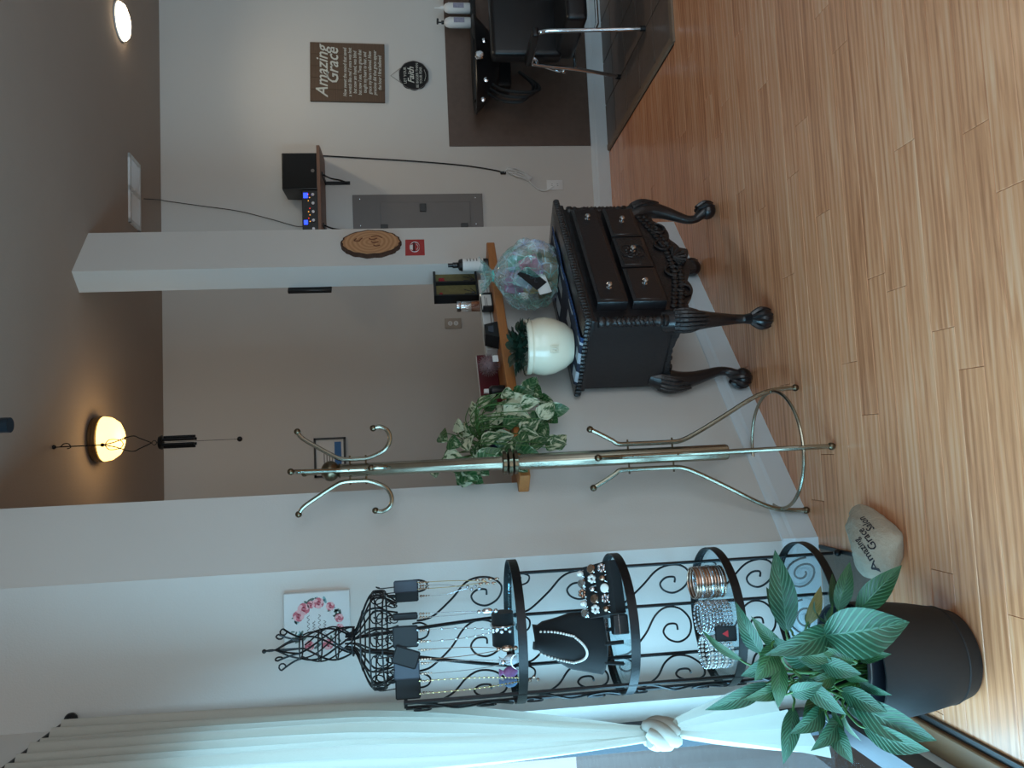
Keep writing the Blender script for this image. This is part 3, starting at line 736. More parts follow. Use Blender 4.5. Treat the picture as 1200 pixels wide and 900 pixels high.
MB().lathe([(.022, 0), (.024, .003), (.024, .055), (.016, .064), (.009, .068), (.0001, .068)], (0, 0, 0), 18).build('bottle_body', BLACKP, nb)
MB().lathe([(.010, .068), (.011, .069), (.010, .088), (.0001, .089)], (0, 0, 0), 14).build('cap', WHITEP, nb)

# ---- pothos in a navy pot on the near end of the ledge
ps = wp(352, 598, -.01)[0]
pc = P3(ps+.10, -.02, ZS)
po = thing('pothos_plant', 'variegated trailing pothos in a navy pot on the half wall', 'potted plant', pc, PHI)
MB().lathe([(.055, 0), (.062, .003), (.078, .09), (.082, .095), (.082, .108), (.076, .108), (.070, .085), (.0001, .083)], (0, 0, 0), 26).build('pot', NAVY, po)
MB().lathe([(.072, .086), (.0001, .094)], (0, 0, 0), 20).build('soil', SOIL, po)
random.seed(21)
stems = MB()
Minv = (Matrix.Translation(pc) @ RZ(PHI)).inverted()
# leaf centres traced in the photograph (image x, y), set on a leaning surface in front of the pot
spots = [(520,512),(512,552),(538,500),(548,520),(556,480),(560,492),(570,500),(575,515),(560,527),(556,545),(545,560),(600,495),(612,462),(622,452),(605,470),(620,472),(640,482),(655,480),(632,490),(636,505),(650,520),(655,518),(632,520),(610,520),(605,505),(590,512),(585,525),(598,527),(612,490),(590,478),(575,476),(570,470),(582,500),(620,500),(600,480),(545,505),(532,520),(530,535),(540,545),(550,556),(566,552),(560,560),(572,535),(590,540),(610,545),(618,530),(640,470),(628,460),(648,490),(618,510),(595,462),(585,488),(555,505),(605,532)]
for i, (ix, iy) in enumerate(spots):
    o = .02+.10*random.random()+(.03 if ix > 590 else 0)
    if ix > 608: o = max(o, .105)
    s, z = wp(900-iy, ix, o); c = P3(s, o, z); c = Minv @ c
    a = random.uniform(-1, 1)
    out = Vector((c.x*.9+random.uniform(-.3, .3)*.1, c.y-.02, c.z-.10)); out = out.normalized() if out.length > .01 else Vector((0, -1, 0))
    ln = random.uniform(.068, .098); th = random.uniform(-1.5, 1.5); ax = Vector((out.x*.5+sin(th), -.25, -.75*cos(th)+.3*out.z)).normalized()
    p0 = c-ax*ln*.45; p1 = c+ax*ln*.55
    nr = Vector((-.55+.6*a, -1, .30+.8*random.random()))
    leaf('leaf', p0, p1, ln*.82, POTHOS, po, .06, .12, nr, shape='heart', nv=8)
    root = Vector((.03*cos(i), .03*sin(i), .092))
    mid = (root+p0)/2+Vector((0, -.03, .05 if p0.z > .0 else .07))
    if p0.z < .02: mid = Vector((p0.x*.7, min(-.10, p0.y), .13))
    stems.tube(smooth_path([root, mid, p0], 5), .0020, 5)
stems.build('stems', STEM, po)

# ================================================================== COAT RACK
RC = Vector((-.055, 2.79, 0))
rk = thing('coat_rack', 'aged brass coat rack standing before the half wall', 'coat rack', RC)
pole = MB().lathe([(.020, .295), (.027, .296), (.027, .30)], (0, 0, 0), 24)
pole.lathe([(.027, .30), (.027, 1.055), (.024, 1.06), (.024, 1.13), (.022, 1.135), (.022, 1.69), (.018, 1.695)], (0, 0, 0), 24, mod=lambda a, z: 1+.05*cos(a*8))
po_ = pole.build('pole', BRASS, rk)
col_ = MB()
for z, r in ((1.075, .040), (1.095, .046), (1.115, .040)):
    col_.lathe([(r*.6, z-.010), (r, z-.006), (r, z+.006), (r*.6, z+.010)], (0, 0, 0), 24, mod=lambda a, z: 1+.06*cos(a*10))
col_.build('collar', BRASSD, rk)
MB().ball((0, 0, 1.722), .036, 18, 12, (1, 1, .9)).lathe([(.020, 1.685), (.026, 1.690), (.020, 1.697)], (0, 0, 0), 18).build('finial', BRASSD, rk)
def arm(name, ang, prof, r, pins, balls):
    pts = smooth_path([(p[0]*cos(ang), p[0]*sin(ang), p[1]) for p in prof], 7)
    a = MB().tube(pts, r, 8).build(name, BRASS, rk)
    for (q, rr) in balls:
        MB().ball((q[0]*cos(ang), q[0]*sin(ang), q[1]), rr, 12, 8).build('ball_tip', BRASSD, a)
    for (q0, q1, z) in pins: MB().tube([(q0*cos(ang), q0*sin(ang), z), (q1*cos(ang), q1*sin(ang), z)], .0035, 6).build('pin', BRASSD, a)
low = [(.105, .800), (.088, .768), (.062, .722), (.048, .700), (.046, .66), (.046, .52), (.050, .465), (.075, .405), (.130, .30), (.185, .20), (.212, .135), (.222, .08), (.226, .016)]
upp = [(.142, 1.832), (.118, 1.815), (.085, 1.765), (.055, 1.715), (.040, 1.68), (.038, 1.62), (.042, 1.585), (.065, 1.535), (.100, 1.515), (.132, 1.522), (.147, 1.548), (.143, 1.572)]
for k in range(4):
    a = k*pi/2+.03
    arm('leg', a, low, .0085, [(.020, .062, .665), (.020, .062, .50)], [(low[0], .0125), ((.226, .0135), .0135)])
    arm('hook', a+.02, upp, .0075, [(.016, .05, 1.655), (.016, .05, 1.60)], [(upp[0], .0115), (upp[-1], .0115)])
MB().tube([(.214*cos(t), .214*sin(t), .108) for t in [k*2*pi/56 for k in range(56)]], .0062, 8, True).build('base_ring', BRASS, rk)

# ================================================================== JEWELLERY STAND
SCN = Vector((-.553, 2.425, 0.006)); SR = .205
st = thing('jewellery_stand', 'black wrought iron jewellery stand shaped like a dress form', 'jewellery stand', SCN)
HZ = [1.135, .815, .500, .205]
def cyl(ang, z, r=SR): return Vector((r*sin(ang), r*cos(ang), z))        # angle 0 points away from the viewer, + to the right
for z in HZ:
    h = MB(); n = 64; vs = []
    for k in range(n):
        a = 2*pi*k/n
        for rr, zz in ((SR, z-.013), (SR+.004, z-.013), (SR+.004, z+.013), (SR, z+.013)): vs.append(cyl(a, zz, rr))
    fs = [(k*4+i, k*4+(i+1) % 4, ((k+1) % n)*4+(i+1) % 4, ((k+1) % n)*4+i) for k in range(n) for i in range(4)]
    h.add(vs, fs); ho = h.build('hoop', BLACKI, st)
    MB().lathe([(.0001, z-.006), (SR-.002, z-.006), (SR-.002, z-.001), (.0001, z-.001)], (0, 0, 0), 48).build('glass_shelf', SHELFG, ho)
UP = [pi/4, 0, -pi/4, -pi/2, -3*pi/4]
ZUP = 1.470
for i, a in enumerate(UP):
    zt = HZ[0] if i == 0 else ZUP
    pts = [cyl(a, z) for z in [.03+(zt-.03)*k/6 for k in range(7)]]
    if i in (1, 2): pts = [cyl(a, z) for z in (.03, .2, .5, .8, 1.135)] + [cyl(a, z, SR*(1-.75*((z-1.135)/.47)**1.1)) for z in (1.25, 1.35, 1.45, 1.53, 1.60)]
    u = MB().tube(pts, .0058, 6).build('upright', BLACKI, st)
    MB().ball(cyl(a, .012), .012, 10, 6).build('foot', BLACKI, u)
MB().tube([cyl(-pi/2, ZUP), cyl(-pi/2, ZUP, .10)], .006, 6).build('bracket', BLACKI, st)
# scroll panels between the uprights
def spiral(a_c, z_c, r, turns, dirn, start, n=22):
    out = []
    for k in range(n+1):
        t = k/n; rr = r*(1-.82*t); th = start+dirn*turns*2*pi*t
        out.append((a_c+rr*cos(th)/SR, z_c+rr*sin(th)))
    return out
SCR = [(.03,.02),(.04,.10),(.12,.22),(.45,.42),(.80,.56),(.95,.70),(.90,.86),(.66,.965),(.38,.93),(.24,.80),(.30,.68),(.46,.63),(.60,.69),(.60,.79),(.48,.80)]
CRL = [(.97,.03),(.98,.12),(.88,.195),(.72,.18),(.66,.10),(.74,.045),(.84,.06),(.85,.11)]
def scroll(z0, z1, a0, a1, flip=1, shp=SCR):
    return smooth_path([cyl(a0+(a1-a0)*(p if flip > 0 else 1-p), z1+(z0-z1)*q) for p, q in shp], 5)
for i in range(4):
    a0, a1 = UP[i+1], UP[i]
    zz = [ZUP]+HZ+[.035]
    for j in range(5):
        if i == 0 and j == 0:
            pts = scroll(HZ[0]+.01, 1.44, a0, a1, 1)
        else: pts = scroll(zz[j+1]+.012, zz[j]-.012, a0, a1, 1)
        if zz[j]-zz[j+1] < .25:
            am = (a0+a1)/2; pts = [cyl(a, z) for a, z in spiral(am, (zz[j]+zz[j+1])/2, .066, 1.8, 1, 0, 34)]
        else:
            MB().tube(scroll(zz[j+1]+.012, zz[j]-.012, a0, a1, 1, CRL), .0032, 5).build('scroll', BLACKI, st)
        MB().tube(pts, .0036, 5).build('scroll', BLACKI, st)
# shoulders and basket
RZ1 = 1.560; RR = .137
sh = MB()
for k in range(14):
    a = k*2*pi/14
    sh.tube(smooth_path([cyl(a, 1.640, .022), cyl(a, 1.612, .032), cyl(a, 1.592, .075), cyl(a, 1.572, .122), cyl(a, RZ1-.006, RR), cyl(a, RZ1-.035, RR-.004), cyl(a+.12, RZ1-.07, RR-.03)], 4), .0030, 5)
for z, r in ((RZ1, RR), (RZ1-.035, RR-.004), (1.590, .085)):
    sh.tube([cyl(2*pi*k/40, z, r) for k in range(40)], .0026, 5, True)
for k in range(14):
    a = k*2*pi/14+.22
    sh.tube([cyl(a+.15*cos(t), RZ1-.02+.018*sin(t), RR+.004) for t in [j*2*pi/10 for j in range(10)]], .0022, 4, True)
    sh.tube([cyl(a+.12*(1-t)*cos(t*8), RZ1-.060+.02*(1-t)*sin(t*8), RR-.012) for t in [j/14 for j in range(15)]], .0022, 4)
sh.build('shoulder_basket', BLACKI, st)
# twisted neck with scrolled finial
nk = MB(); lean = lambda z: Vector((-.010*(z-1.61)/.25, 0, 0))
for k in range(5):
    a0 = k*2*pi/5
    nk.tube([cyl(a0+t*2.2, 1.615+t*.155, .040-.008*t+.010*sin(t*pi))+lean(1.615+t*.155) for t in [j/14 for j in range(15)]], .0030, 5)
    if k < 4: nk.tube([cyl(a0-t*2.6, 1.615+t*.150, .041-.006*t+.010*sin(t*pi))+lean(1.615+t*.15) for t in [j/14 for j in range(15)]], .0024, 5)
    a = a0+2.2
    nk.tube([cyl(a, 1.770+.0*t, 0)+lean(1.8)+Vector((sin(a)*(.032+.028*t**1.5), cos(a)*(.032+.028*t**1.5), .055*t)) for t in [j/6 for j in range(7)]], .0030, 5)
    nk.tube([lean(1.8)+Vector((sin(a)*(.052+.010*cos(q)), cos(a)*(.052+.010*cos(q)), 1.825+.010*sin(q))) for q in [j*.7 for j in range(8)]], .0026, 5)
    nk.tube(smooth_path([lean(1.8)+Vector((sin(a)*.032, cos(a)*.032, 1.770)), lean(1.8)+Vector((sin(a)*.022, cos(a)*.022, 1.805)), lean(1.85)+Vector((0, 0, 1.845)), lean(1.87)+Vector((0, 0, 1.872))], 4), .0028, 5)
for z, r in ((1.618, .041), (1.665, .046), (1.715, .046), (1.770, .033)): nk.tube([cyl(2*pi*k/24, z, r)+lean(z) for k in range(24)], .0024, 5, True)
nk.build('neck', BLACKI, st)
MB().ball(lean(1.88)+Vector((0, 0, 1.876)), .0065, 10, 8).build('finial_ball', BLACKI, st)

# ---- necklaces on cards hung from the shoulders
def necklace(label, ang, card_w, card_m, z0, z1, metal, style, lean_=0, rad=RR+.012):
    p = SCN+cyl(ang, 0, rad)
    t = thing('necklace', label, 'necklace', p+Vector((0, 0, 1.475)), -ang*.0, 'necklaces on cards hung from the jewellery stand')
    MB().tube(smooth_path([(0, 0, .062), (.004, -.006, .072), (.0, -.012, .060), (0, -.006, .030), (0, 0, .016)], 4), .0017, 5).build('hook', BLACKI, t)
    MB().rbox((-card_w/2, -.002, -.052), (card_w/2, .002, .020), .004, 1, RY(lean_)).build('card', card_m, t)
    pts = [(-card_w*.28, -.006, -.05), (-card_w*.24, -.007, (z0-1.475)*.5-.03), (-card_w*.10, -.007, z0-1.475+.03), (0, -.007, z0-1.475), (card_w*.10, -.007, z0-1.475+.03), (card_w*.24, -.007, (z0-1.475)*.5-.03), (card_w*.28, -.006, -.05)]
    c_ = MB(); sp = smooth_path(pts, 10); c_.tube(sp, .0011, 5)
    if style in ('chain', 'beads'):
        for q in sp[::1 if style == 'chain' else 3]: c_.ball(q, .0030 if style == 'chain' else .0038, 6, 4)
    c_.build('chain', metal, t)
    d = MB()
    if style == 'leaf':
        for k in range(7): d.ball((.006*(-1)**k, -.008, z0-1.475-.002-k*.010+.03), .006, 6, 4, (.8, .5, 1.3))
    elif style == 'ring':
        d.tube([(.022*cos(a), -.008, z0-1.475-.022+.022*sin(a)) for a in [k*pi/10 for k in range(20)]], .0016, 5, True); d.ball((0, -.008, z0-1.475+.022), .008, 8, 5, (1, .6, 1))
    elif style == 'stone':
        d.ball((0, -.008, z0-1.475-.010), .014, 10, 7, (.7, .5, 1.2)); d.ball((0, -.008, z0-1.475+.014), .006, 8, 5); d.ball((0, -.008, z0-1.475-.034), .007, 8, 5)
    else:
        for k in range(4): d.ball((.004*(-1)**k, -.008, z0-1.475-.012*k), .006, 6, 4)
    d.build('pendant', BRONZE if metal is GOLD else metal, t)
    ear = MB()
    for sx in (-1, 1):
        for k in range(4): ear.ball((sx*card_w*.25, -.006, -.060-.008*k), .0045-.0006*k, 6, 4)
    ear.build('earring', BRONZE, t)
FR = pi
necklace('gold leaf necklace on a dark card, rightmost on the jewellery stand', 1.50, .036, GCARD, 1.215, 0, GOLD, 'leaf')
necklace('fine silver necklace on a black card, second from the right', .95+pi*.0, .062, CARD, 1.27, 0, SILVER, 'drop', rad=RR+.010)
necklace('thin silver chain on a narrow black card, third from the right', FR-.62, .020, CARD, 1.235, 0, SILVER, 'stone')
necklace('silver beaded necklace on a square black card right of the neck', FR-.24, .060, CARD, 1.20, 0, SILVER, 'beads')
necklace('rose gold necklace on a tilted black card below the neck', FR+.10, .050, CARD, 1.185, 0, BRONZE, 'stone', .35)
necklace('silver necklace with a ring pendant on a grey card', FR+.38, .056, GCARD, 1.165, 0, SILVER, 'ring')
necklace('long chunky gold chain on a black card, leftmost on the stand', FR+.95, .064, CARD, 1.12, 0, GOLD, 'chain')

# ---- on the shelves of the stand
def onshelf(i, x, y): return SCN+Vector((x, y, HZ[i]+.0))
# top shelf: folded black band, small boxes
t = thing('bracelet_roll', 'black padded bracelet roll on the top shelf of the jewellery stand', 'jewellery display', onshelf(0, .0, .03))
MB().tube([(-.05, 0, .034), (.05, 0, .034)], .034, 16).build('roll', VELVET, t)
MB().tube([(.012+.002*cos(a*1), .036*cos(a), .034+.036*sin(a)) for a in [k*pi/12 for k in range(24)]], .004, 6, True).build('bracelet', SILVER, t)
rc = [rgb(214, 216, 222), rgb(170, 110, 170), rgb(120, 150, 190)]
for k, (xx, lb) in enumerate(((-.075, 'small white gem bag on the top shelf of the stand'), (-.115, 'small violet gem bag on the top shelf of the stand'), (-.150, 'small pale blue gem bag on the top shelf of the stand'))):
    o = MB().ball((0, 0, .022), .022, 12, 8, (.75, .6, 1)).lathe([(.006, .038), (.005, .044), (.012, .056)], (0, 0, 0), 12).build('gem_bag', mat('organza_%d' % k, rc[k], .4, var=.4, scale=120), loc=onshelf(0, xx, -.05+.02*k))
    tag(o, lb, 'bag', 'gem bags on the top shelf')
# second shelf: velvet bust with pearls, wrist watches over a T-bar, card box
bu = thing('necklace_bust', 'black velvet bust with a pearl strand on the second shelf', 'jewellery display', onshelf(1, -.062, -.02), -.25)
def bust(a, t):
    # leaning plate with a neck: outline in x/z, curved back
    z = .055+t*.205; half = .098*(1-.08*t) if t < .45 else .098*max(.42, 1-.9*(t-.45)**.8)
    if t > .92: half = .098*.42
    x = (2*a-1)*half
    return Vector((x, -.055+.085*t+.06*(2*a-1)**2, z))
b_ = MB(); b_.grid(lambda a, t: bust(a, t), 17, 15)
bo = b_.build('bust_form', VELVET, bu); q = bo.modifiers.new('thick', 'SOLIDIFY'); q.thickness = .022; q.offset = -1
for q0, q1 in (((0, .05, .15), (0, .10, .004)), ((-.03, -.045, .06), (-.035, -.05, .004)), ((.03, -.045, .06), (.035, -.05, .004))): MB().tube([q0, q1], .006, 6).build('easel_leg', VELVET, bu)
pr = MB()
for k in range(46):
    a = pi*k/45; px = cos(a); tt = .90-.62*sin(a)**.9
    p = bust(.5+.5*px*(.62 if tt < .55 else .62+.25*(tt-.55)), tt); pr.ball(p+Vector((0, -.006, 0)), .0042, 6, 5)
pr.build('pearl_strand', PEARL, bu)
random.seed(5)
rd_ = thing('ring_display', 'black sloping velvet ring display on the second shelf', 'jewellery display', onshelf(1, .105, -.035), .35)
MB().prism([(-.055, 0), (.05, 0), (.05, .095), (.03, .098), (-.055, .03)], .155, T(-.075, 0, 0) @ RZ(pi/2) @ RX(pi/2) @ Matrix.Scale(1, 4)).build('wedge', VELVET, rd_)
Mw = Matrix.Translation(rd_.location) @ RZ(.35)
places = ['rightmost', 'second from the right', 'middle', 'second from the left', 'leftmost']
rows = ['top', 'middle', 'bottom']
for rr in range(3):
    for k in range(5):
        yy = .030-.034*rr; x = .060-.030*k+.006*(rr % 2); zt = .098-(.030-yy)*.8 + .004
        rg = thing('cocktail_ring', 'chunky silver ring, %s in the %s row of the ring display' % (places[k], rows[rr]), 'ring', Mw @ Vector((x, yy, zt-.006)), .35, 'chunky rings on the second shelf')
        MB().tube([(.010*cos(a), 0, .010*sin(a)) for a in [q*pi/8 for q in range(16)]], .0022, 6, True).build('band', SILVER, rg)
        g = MB()
        if (rr+k) % 3 == 0: g.ball((0, -.003, .013), .012, 10, 7, (.8, .7, .9))
        elif (rr+k) % 3 == 1: g.lathe([(.013, 0), (.014, .004), (.011, .008), (.0001, .009)], (0, 0, 0), 14, T(0, -.004, .010) @ RX(.9))
        else:
            for q in range(7): g.ball((.009*cos(q), -.004-.002*(q % 2), .013+.008*sin(q)), .0055, 6, 5)
        g.build('stone', (PEARL, SILVER, BRONZE)[(rr*2+k) % 3], rg)
cb = MB().rbox((-.028, -.02, 0), (.028, .02, .045), .003, 1)
cbo = tag(cb.build('ring_box', BLACKP, loc=onshelf(1, .02, -.115), rotz=.2), 'small black ring box at the front of the second shelf', 'box')
MB().box((-.028, -.0206, .027), (.028, -.0202, .029)).build('lid_seam', SILVER, cbo, smooth=0)
# third shelf: stacks of bangles, a black tag
def bangle(x, y, z, r, m, kind, lb, gp):
    b = MB()
    if kind == 'plain': b.tube([(r*cos(a), r*sin(a), .0045) for a in [k*2*pi/26 for k in range(26)]], .0045, 6, True, flat=(.6, 1))
    else:
        for k in range(22): b.ball((r*cos(k*2*pi/22), r*sin(k*2*pi/22), .005), .0052, 6, 5)
    return tag(b.build('bangle', m, loc=onshelf(2, x, y)+Vector((0, 0, z))), lb, 'bangle', gp)
ORD = ['lowest'] + [q+' from the bottom' for q in ('second', 'third', 'fourth', 'fifth', 'sixth', 'seventh', 'eighth', 'ninth')] + ['topmost']
for k in range(10): bangle(.115, -.06+.002*sin(k*2), .0095*k, .046, (BRONZE, SILVER, BRONZE)[k % 3], 'plain', 'plain metal bangle, '+ORD[k]+' in the right-hand stack on the third shelf', 'bangles in the right-hand stack')
for k in range(9): bangle(.020+.003*sin(k*3), -.095, .0105*k, .042, SILVER, 'bead', 'beaded silver bangle, '+(ORD[k] if k < 8 else 'topmost')+' in the middle stack on the third shelf', 'bangles in the middle stack')
for k in range(8): bangle(-.085, -.09+.003*cos(k*2), .0105*k, .044, (PEARL, SILVER)[k % 2], 'bead', 'pearly beaded bangle, '+(ORD[k] if k < 7 else 'topmost')+' in the left-hand stack on the third shelf', 'bangles in the left-hand stack')
tg = thing('price_tag', 'black tag with a red emblem before the bangles on the third shelf', 'tag', onshelf(2, -.02, -.155), 0)
MB().rbox((-.022, -.001, .0), (.022, .001, .062), .004, 1, RX(-.15)).build('tag_card', CARD, tg)
RED = mat('red_print', rgb(190, 30, 40), .6, var=.1)
MB().prism([(-.010, .025), (.010, .025), (0, .042)], .001, T(0, -.0018, 0) @ RX(-.15) @ RX(pi/2)).build('emblem', RED, tg)

# ================================================================== FLORAL CANVAS
pa = on_y(204, 331.5, WA.y-.02); pbm = on_y(209, 409.3, WA.y-.02)
cz0, cz1, cx1 = pbm.z, pa.z, (pa.x+pbm.x)/2; S = cz1-cz0
cv = thing('canvas_print', 'square white canvas with a painted wreath of pink flowers', 'wall art', (cx1-S/2, WA.y, (cz0+cz1)/2))
MB().rbox((-S/2, -.022, -S/2), (S/2, 0, S/2), .003, 1).build('canvas', mat('canvas', rgb(214, 220, 222), .8, var=.02, bump=.1, bscale=400), cv)
PINK = mat('painted_pink', rgb(196, 110, 124), .8, var=.4, scale=120); DPINK = mat('painted_rose', rgb(150, 50, 72), .8, var=.3, scale=120)
SAGE = mat('painted_sage', rgb(92, 112, 106), .8, var=.3, scale=120); TEAL = mat('painted_teal', rgb(120, 170, 176), .8, var=.3, scale=120)
def disc(m, x, z, r, y, n=10, sx=1, rot=0, pet=0):
    pts = []
    for k in range(n):
        a = 2*pi*k/n; rr = r*(1+pet*cos(a*5)); px, pz = rr*cos(a)*sx, rr*sin(a)
        pts.append((x+px*cos(rot)-pz*sin(rot), y, z+px*sin(rot)+pz*cos(rot)))
    m.add(pts, [tuple(range(n))])
fl1, fl2, fl3, lv, tl = MB(), MB(), MB(), MB(), MB(); random.seed(9)
R_ = S*.33
for deg, r in ((62, .021), (40, .022), (18, .014), (-2, .020), (155, .018), (205, .020), (-35, .016), (-75, .016), (-100, .014)):
    a = math.radians(deg); x, z = R_*cos(a), R_*sin(a)-.004
    for q in range(6):
        aq = q*1.05+deg; disc((fl1, fl3)[q % 2], x+r*.5*cos(aq), z+r*.5*sin(aq), r*.52, -.0226-.0001*q, 10, .8, aq)
    for q in range(4): disc((fl2, fl1)[q % 2], x+r*.22*cos(q*1.6), z+r*.22*sin(q*1.6), r*.26, -.0233-.0001*q, 8, .6, q*1.3)
for k in range(70):
    a = random.uniform(-.4*pi, 1.4*pi); rr = R_*random.uniform(.84, 1.2)
    disc(lv if k % 3 else tl, rr*cos(a), rr*sin(a)-.004, random.uniform(.007, .013), -.0224, 8, .38, random.uniform(0, pi))
fl1.build('flowers', PINK, cv, smooth=0); pp3 = fl3.build('pale_petals', mat('painted_blush', rgb(224, 178, 184), .8, var=.2, scale=120), cv, smooth=0); fl2.build('flower_hearts', DPINK, cv, smooth=0); pp3['kind'] = 'stuff'; lv.build('leaves', SAGE, cv, smooth=0); tl.build('pale_leaves', TEAL, cv, smooth=0)
wl = MB()
for k in range(4):
    zl = .028-.018*k
    wl.tube([(-.034+.068*t*(.7+.3*((k+1) % 2)), -.0226, zl+.004*sin(t*30+k)) for t in [i/30 for i in range(31)]], .0008, 4)
wl.build('script_line', GREYM, cv)

# ================================================================== PEACE LILY
PC = Vector((-.605, 2.02, 0))
pl = thing('peace_lily', 'large peace lily with broad ribbed leaves in a charcoal pot', 'potted plant', PC)
pot = MB().lathe([(.100, 0), (.112, .006), (.124, .045), (.138, .12), (.148, .20), (.152, .27), (.152, .288), (.146, .288), (.138, .20), (.120, .06), (.0001, .05)], (0, 0, 0), 44).build('pot', POT, pl)
MB().lathe([(.1245, .044), (.1265, .047), (.1255, .050)], (0, 0, 0), 44).build('pot_ring', POT, pot)
MB().lathe([(.140, .225), (.0001, .240)], (0, 0, 0), 30).build('soil', SOIL, pl)
random.seed(31)
lst = MB()
# (tip x, tip y, base x, base y [image pixels], tip depth offset, base depth offset, width m, material, arch, facing)
LV = [
 (1066,729, 962,745, -.26,-.16,.118,LILY,.10,(.1,-1,.5)),
 (1098,868, 990,818, -.22,-.12,.075,LILY,.10,(.1,-1,.6)),
 (1090,880, 1010,850, -.24,-.14,.060,LILY,.06,(-.1,-1,.6)),
 (908,644, 922,742, -.02,-.03,.070,LILY,.08,(-.3,-1,.3)),
 (1057,662, 1004,718, -.10,-.03,.062,LILYD,.06,(.3,-1,.5)),
 (996,658, 982,716, -.04,-.02,.045,LILYD,.06,(.2,-1,.4)),
 (962,686, 946,732, -.03,-.01,.034,LILYY,.08,(.2,-1,.2)),
 (975,672, 975,712, .03,.0,.022,LILYD,.06,(.6,-1,.2)),
 (895,768, 978,738, -.18,-.13,.062,LILY,.14,(.1,-1,.6)),
 (826,832, 902,800, -.08,-.10,.044,LILY,.10,(.0,-1,.6)),
 (884,798, 906,756, -.16,-.13,.060,LILYD,.08,(-.2,-1,.2)),
 (862,705, 892,766, -.06,-.05,.044,LILY,.16,(-.2,-1,.4)),
 (822,738, 872,775, .02,-.04,.022,LILYD,.10,(0,-1,.8)),
 (880,722, 915,760, -.10,-.08,.036,LILYD,.1,(0,-1,.4)),
 (918,896, 930,828, -.14,-.10,.044,LILY,.08,(0,-1,.4)),
 (992,838, 935,790, -.20,-.14,.046,LILY,.08,(0,-1,.6)),
 (940,800, 980,790, -.16,-.13,.040,LILYD,.10,(0,-1,.6)),
 (912,830, 915,775, -.14,-.12,.040,LILYD,.08,(0,-1,.5)),
 (898,688, 925,735, .05,.02,.040,LILYD,.10,(-.4,-1,.2)),
 (868,792, 915,770, -.10,-.10,.050,LILY,.12,(0,-1,.5)),
 (950,880, 985,840, -.16,-.10,.046,LILY,.10,(0,-1,.5)),
 (1000,895, 975,850, -.18,-.12,.046,LILY,.10,(0,-1,.5)),
 (985,770, 930,765, -.18,-.14,.036,LILYD,.10,(0,-1,.5)),
 (965,800, 925,812, -.20,-.14,.042,LILY,.08,(0,-1,.6)),
 (940,850, 960,815, -.12,-.09,.040,LILYD,.08,(0,-1,.6)),
 (930,770, 985,778, -.15,-.12,.050,LILY,.12,(.1,-1,.5)),
 (905,745, 950,775, -.14,-.10,.055,LILY,.12,(-.1,-1,.4)),
 (870,820, 925,800, -.12,-.10,.040,LILYD,.10,(0,-1,.6)),
 (955,755, 1000,775, -.19,-.14,.040,LILYD,.10,(.1,-1,.5)),
 (1010,790, 960,775, -.22,-.16,.046,LILY,.10,(.1,-1,.5)),
 (925,860, 965,830, -.15,-.10,.050,LILY,.10,(0,-1,.5)),
 (1040,835, 985,808, -.20,-.12,.05,LILY,.08,(.2,-1,.5)),
]
for i, (tx, ty, bx, by, dt, db, wd, m_, ar, nr) in enumerate(LV):
    tip = on_y(900-ty, tx, PC.y+dt)-PC; bas = on_y(900-by, bx, PC.y+db)-PC
    lim = XW+.025-PC.x
    tip.x = max(tip.x, lim); bas.x = max(bas.x, lim)
    leaf('leaf', bas, tip, wd, m_, pl, ar+.05, .30, nr, nv=13, nu=7)
    root = Vector((.05*cos(i*2.4), .05*sin(i*2.4), .235))
    dirn = (tip-bas).normalized()
    mid = root.lerp(bas, .55)+Vector((0, .01, .07))
    if bas.z < .30: mid.z = max(mid.z, .34)
    lst.tube(smooth_path([root, mid, bas-dirn*.012, bas+dirn*.02], 6), .0030, 6)
for k in range(22):
    a = k*2.4; r = random.uniform(.03, .10); ln = random.uniform(.10, .2)
    root = Vector((.05*cos(a), .05*sin(a), .235)); b0 = root+Vector((r*cos(a)*.8, r*sin(a)*.8-.02, ln*.8)); t0 = b0+Vector((cos(a)*.07, sin(a)*.07-.03, .05*cos(k)+.01))
    b0.x = max(b0.x, XW+.03-PC.x); t0.x = max(t0.x, XW+.03-PC.x)
    lst.tube(smooth_path([root, root.lerp(b0, .5)+Vector((0, 0, .03)), b0], 5), .0024, 5)
    leaf('leaf', b0, t0, random.uniform(.022, .036), (LILYD, LILY)[k % 2], pl, .12, .25, nv=8)
lst.build('stems', STEM, pl)
# black nursery pot sitting inside, its rim proud of the charcoal pot
ip = MB().lathe([(.105, .06), (.128, .300), (.133, .302), (.133, .316), (.127, .316), (.121, .250)], (.014, .012, 0), 36).build('inner_pot', POTB, pl)
MB().tube([(.014+.1335*cos(a), .012+.1335*sin(a), .309) for a in [k*pi/20 for k in range(40)]], .002, 5, True).build('rim_band', GREYM, ip)

# ================================================================== PAINTED ROCK
R0, R1 = on_z(306, 1012), on_z(238, 1058)
rcn = (R0+R1)/2; rd = (R0-R1).normalized(); ra = math.atan2(rd.y, rd.x)
rk_b = bmesh.new(); bmesh.ops.create_icosphere(rk_b, subdivisions=4, radius=1)
from mathutils import noise
for v_ in rk_b.verts:
    p = v_.co.copy(); t = p.x
    hgt = .112-.034*t; x = p.x*.150*(1.04 if t > 0 else .86); yv = p.y*(.082-.042*t)*(1 if p.y < 0 else .9)
    z = (p.z*.5+.5)
    z = min(1, max(0, (p.z+.72)/1.72))
    zz = hgt*z
    yv -= -.022*(z-.4)
    nn = noise.noise(p*1.8)*.008+noise.noise(p*5)*.003
    v_.co = Vector((x*(1-.10*z)+nn, yv+nn, zz+(nn if z > .02 else 0)))
rme = bpy.data.meshes.new('rock'); rk_b.to_mesh(rme); rk_b.free()
for p in rme.polygons: p.use_smooth = True
